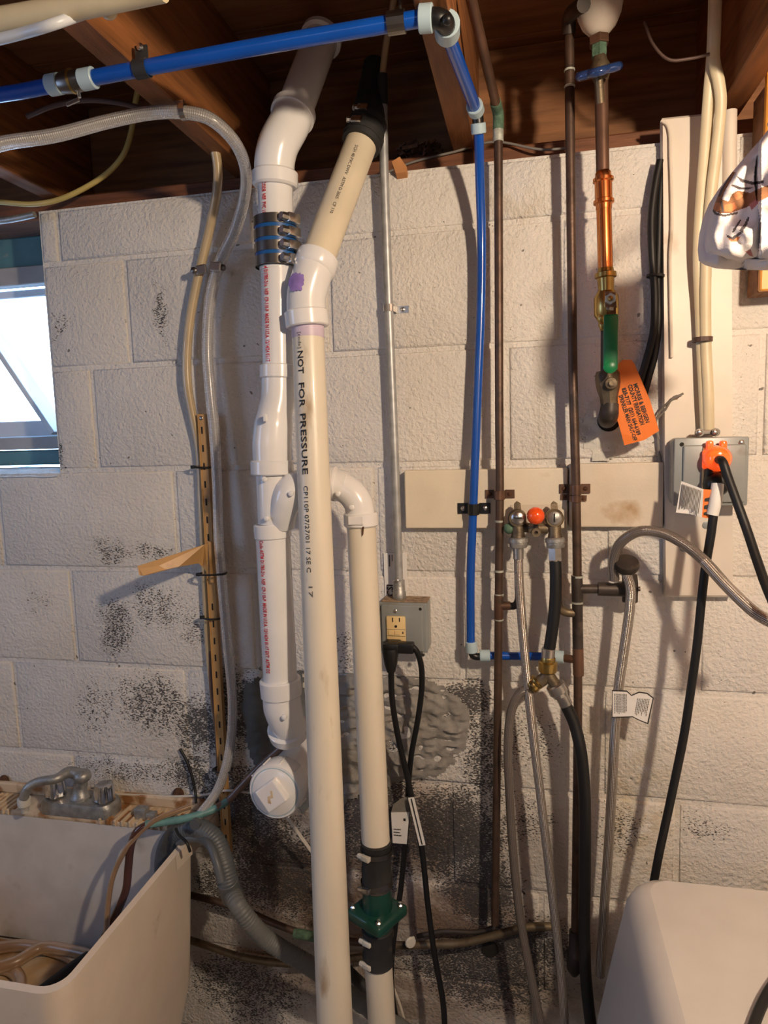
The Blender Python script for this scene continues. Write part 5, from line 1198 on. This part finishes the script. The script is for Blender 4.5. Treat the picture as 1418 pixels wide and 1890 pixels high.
hose('drain_tube', 'thin tan tube hanging into the tub left of the dark red hose', [(352,1488,.10),(320,1500,.12),(285,1515,.14),(250,1545,.155),(225,1580,.165),(208,1620,.175),(200,1665,.19),(196,1725,.21)], .0050, 'rustyhose')
for i, pts in enumerate(([(-20,1752,0),(40,1745,0),(110,1758,0),(170,1790,0)], [(-20,1790,0),(30,1775,0),(75,1750,0),(130,1755,0),(190,1770,0)], [(-30,1785,0),(20,1790,0),(38,1815,0),(20,1850,0)])):
    cable('drain_tube', ['amber tube lying across the back of the tub bottom', 'amber tube curving over the other in the tub bottom', 'short amber loop at the left of the tub bottom'][i], [WZ(p[0], p[1], .0+TF+.014+.016*(i % 2)) for p in pts], .0115, 'rustyhose', 'hose')
cable('drain_tube', 'dark hose lying along the right side of the tub bottom', [WZ(165,1765,TF+.03), WZ(110,1805,TF+.02), WZ(60,1845,TF+.016), WZ(0,1895,TF+.016)], .012, 'black', 'hose')
cable('wire', 'thin white wire along the wall above the tub deck', [(150,1466,.022),(220,1466,.018),(300,1470,.014),(370,1468,.014),(420,1459,.04),(470,1464,.05)], .0024, 'whitewire', 'wire')
cable('wire', 'short black wire sticking up from the tub deck against the wall', [(332,1382,.004),(345,1405,.008),(355,1435,.012),(361,1465,.018),(362,1482,.03)], .0030, 'black', 'wire')

# ================================================================== PIPES LOW ON THE WALL
cable('copper_pipe', 'reddish copper pipe low on the wall right of the tub, upper of two', [(350,1652,.03),(400,1664,.03),(455,1682,.03),(510,1706,.03),(570,1726,.03),(650,1738,.03),(700,1742,.03)], .0068, 'cop', 'pipe')
mk('pipe_joint', tube([(543,1722,.032),(585,1730,.032)], .0095, 12, 1), 'verd', None, 'green corroded joint on the low copper pipe left of the long cream pipe', 'pipe', smooth=True)
cable('copper_pipe', 'tan-brown copper pipe low on the wall right of the tub, lower of two', [(350,1735,.03),(390,1748,.03),(440,1765,.03),(500,1776,.03),(560,1779,.03),(620,1774,.03),(700,1760,.03)], .0072, 'brassold', 'pipe')
cable('copper_pipe', 'brown pipe low on the wall right of the check valve', [(715,1745,.03),(780,1744,.03),(850,1741,.03),(910,1728,.03),(970,1712,.03),(1035,1710,.03)], .0072, 'brassold', 'pipe')
cable('copper_pipe', 'thin dark pipe just above the low brown pipe', [(770,1728,.02),(820,1719,.02),(880,1720,.02),(915,1712,.02)], .0045, 'iron', 'pipe')
mk('pipe_flag', merge(lathe(W(757,1738,.040), Vector((.6,-1,.1)), [(0,.010),(.003,.011),(.006,.009)], 12), tube([W(757,1738,.04), W(764,1730,.03)], .003, 8, 1)), 'lime', None, 'small pale valve handle on the low brown pipe', 'valve')
mk('wall_hole', lathe(W(905,1752,.003), OUT, [(0,.016),(.001,.016)], 16), 'slot', wall)
mk('waste_pipe', tube([(640,1790,.03),(700,1850,.03),(730,1905,.03)], .011, 12, 3), 'rubber', None, 'dark waste hose behind the bottom of the check valve', 'hose', smooth=True)
mk('white_strap', tube([(725,1820,.05),(740,1860,.05),(752,1910,.05)], .003, 8, 3), 'whitewire', None, 'thin white strip beside the foot of the right cream pipe', 'strap', smooth=True)

# ================================================================== WASHER (bottom right)
WS = thing('washing_machine', 'off-white washing machine top corner at the bottom right', 'washing machine', Vector((.62, -.42, 0)))
db = .15; c0 = W(1158, 1618, db); zt = c0.z; xl = c0.x
def sec(y0, y1, x0, z): return rrect(x0, x0+.66, y0, y1, .035, z, 8)
rings = [sec(-.80, -db, xl+.030, zt), sec(-.81, -db+.006, xl+.018, zt-.004), sec(-.82, -db+.010, xl+.006, zt-.014), sec(-.825, -db+.012, xl-.004, zt-.032), sec(-.83, -db+.013, xl-.018, zt-.10), sec(-.83, -db+.013, xl-.045, zt-.24), sec(-.83, -db+.013, xl-.055, zt-.34), sec(-.83, -db+.013, xl-.055, .02)]
g = loft(rings, True, True); g = (g[0], [tuple(reversed(f)) for f in g[1]])
mk('cabinet', (g[0], [tuple(reversed(f)) for f in g[1]]), 'washer', WS, smooth=True, auto=60)
for lx_, ly_ in ((xl+.0, -.22), (xl+.55, -.22), (xl+.0, -.76), (xl+.55, -.76)): mk('foot', lathe(Vector((lx_, ly_, 0)), UP, [(0,.02),(.022,.018)], 12), 'rubber', WS)
cable('power_cord', 'black cord lying over the washing machine at the bottom right corner', [WZ(1450,1790,zt+.02), WZ(1420,1830,zt+.012), WZ(1400,1870,zt+.009), WZ(1380,1930,zt+.009)], .0062, 'black', 'cord')
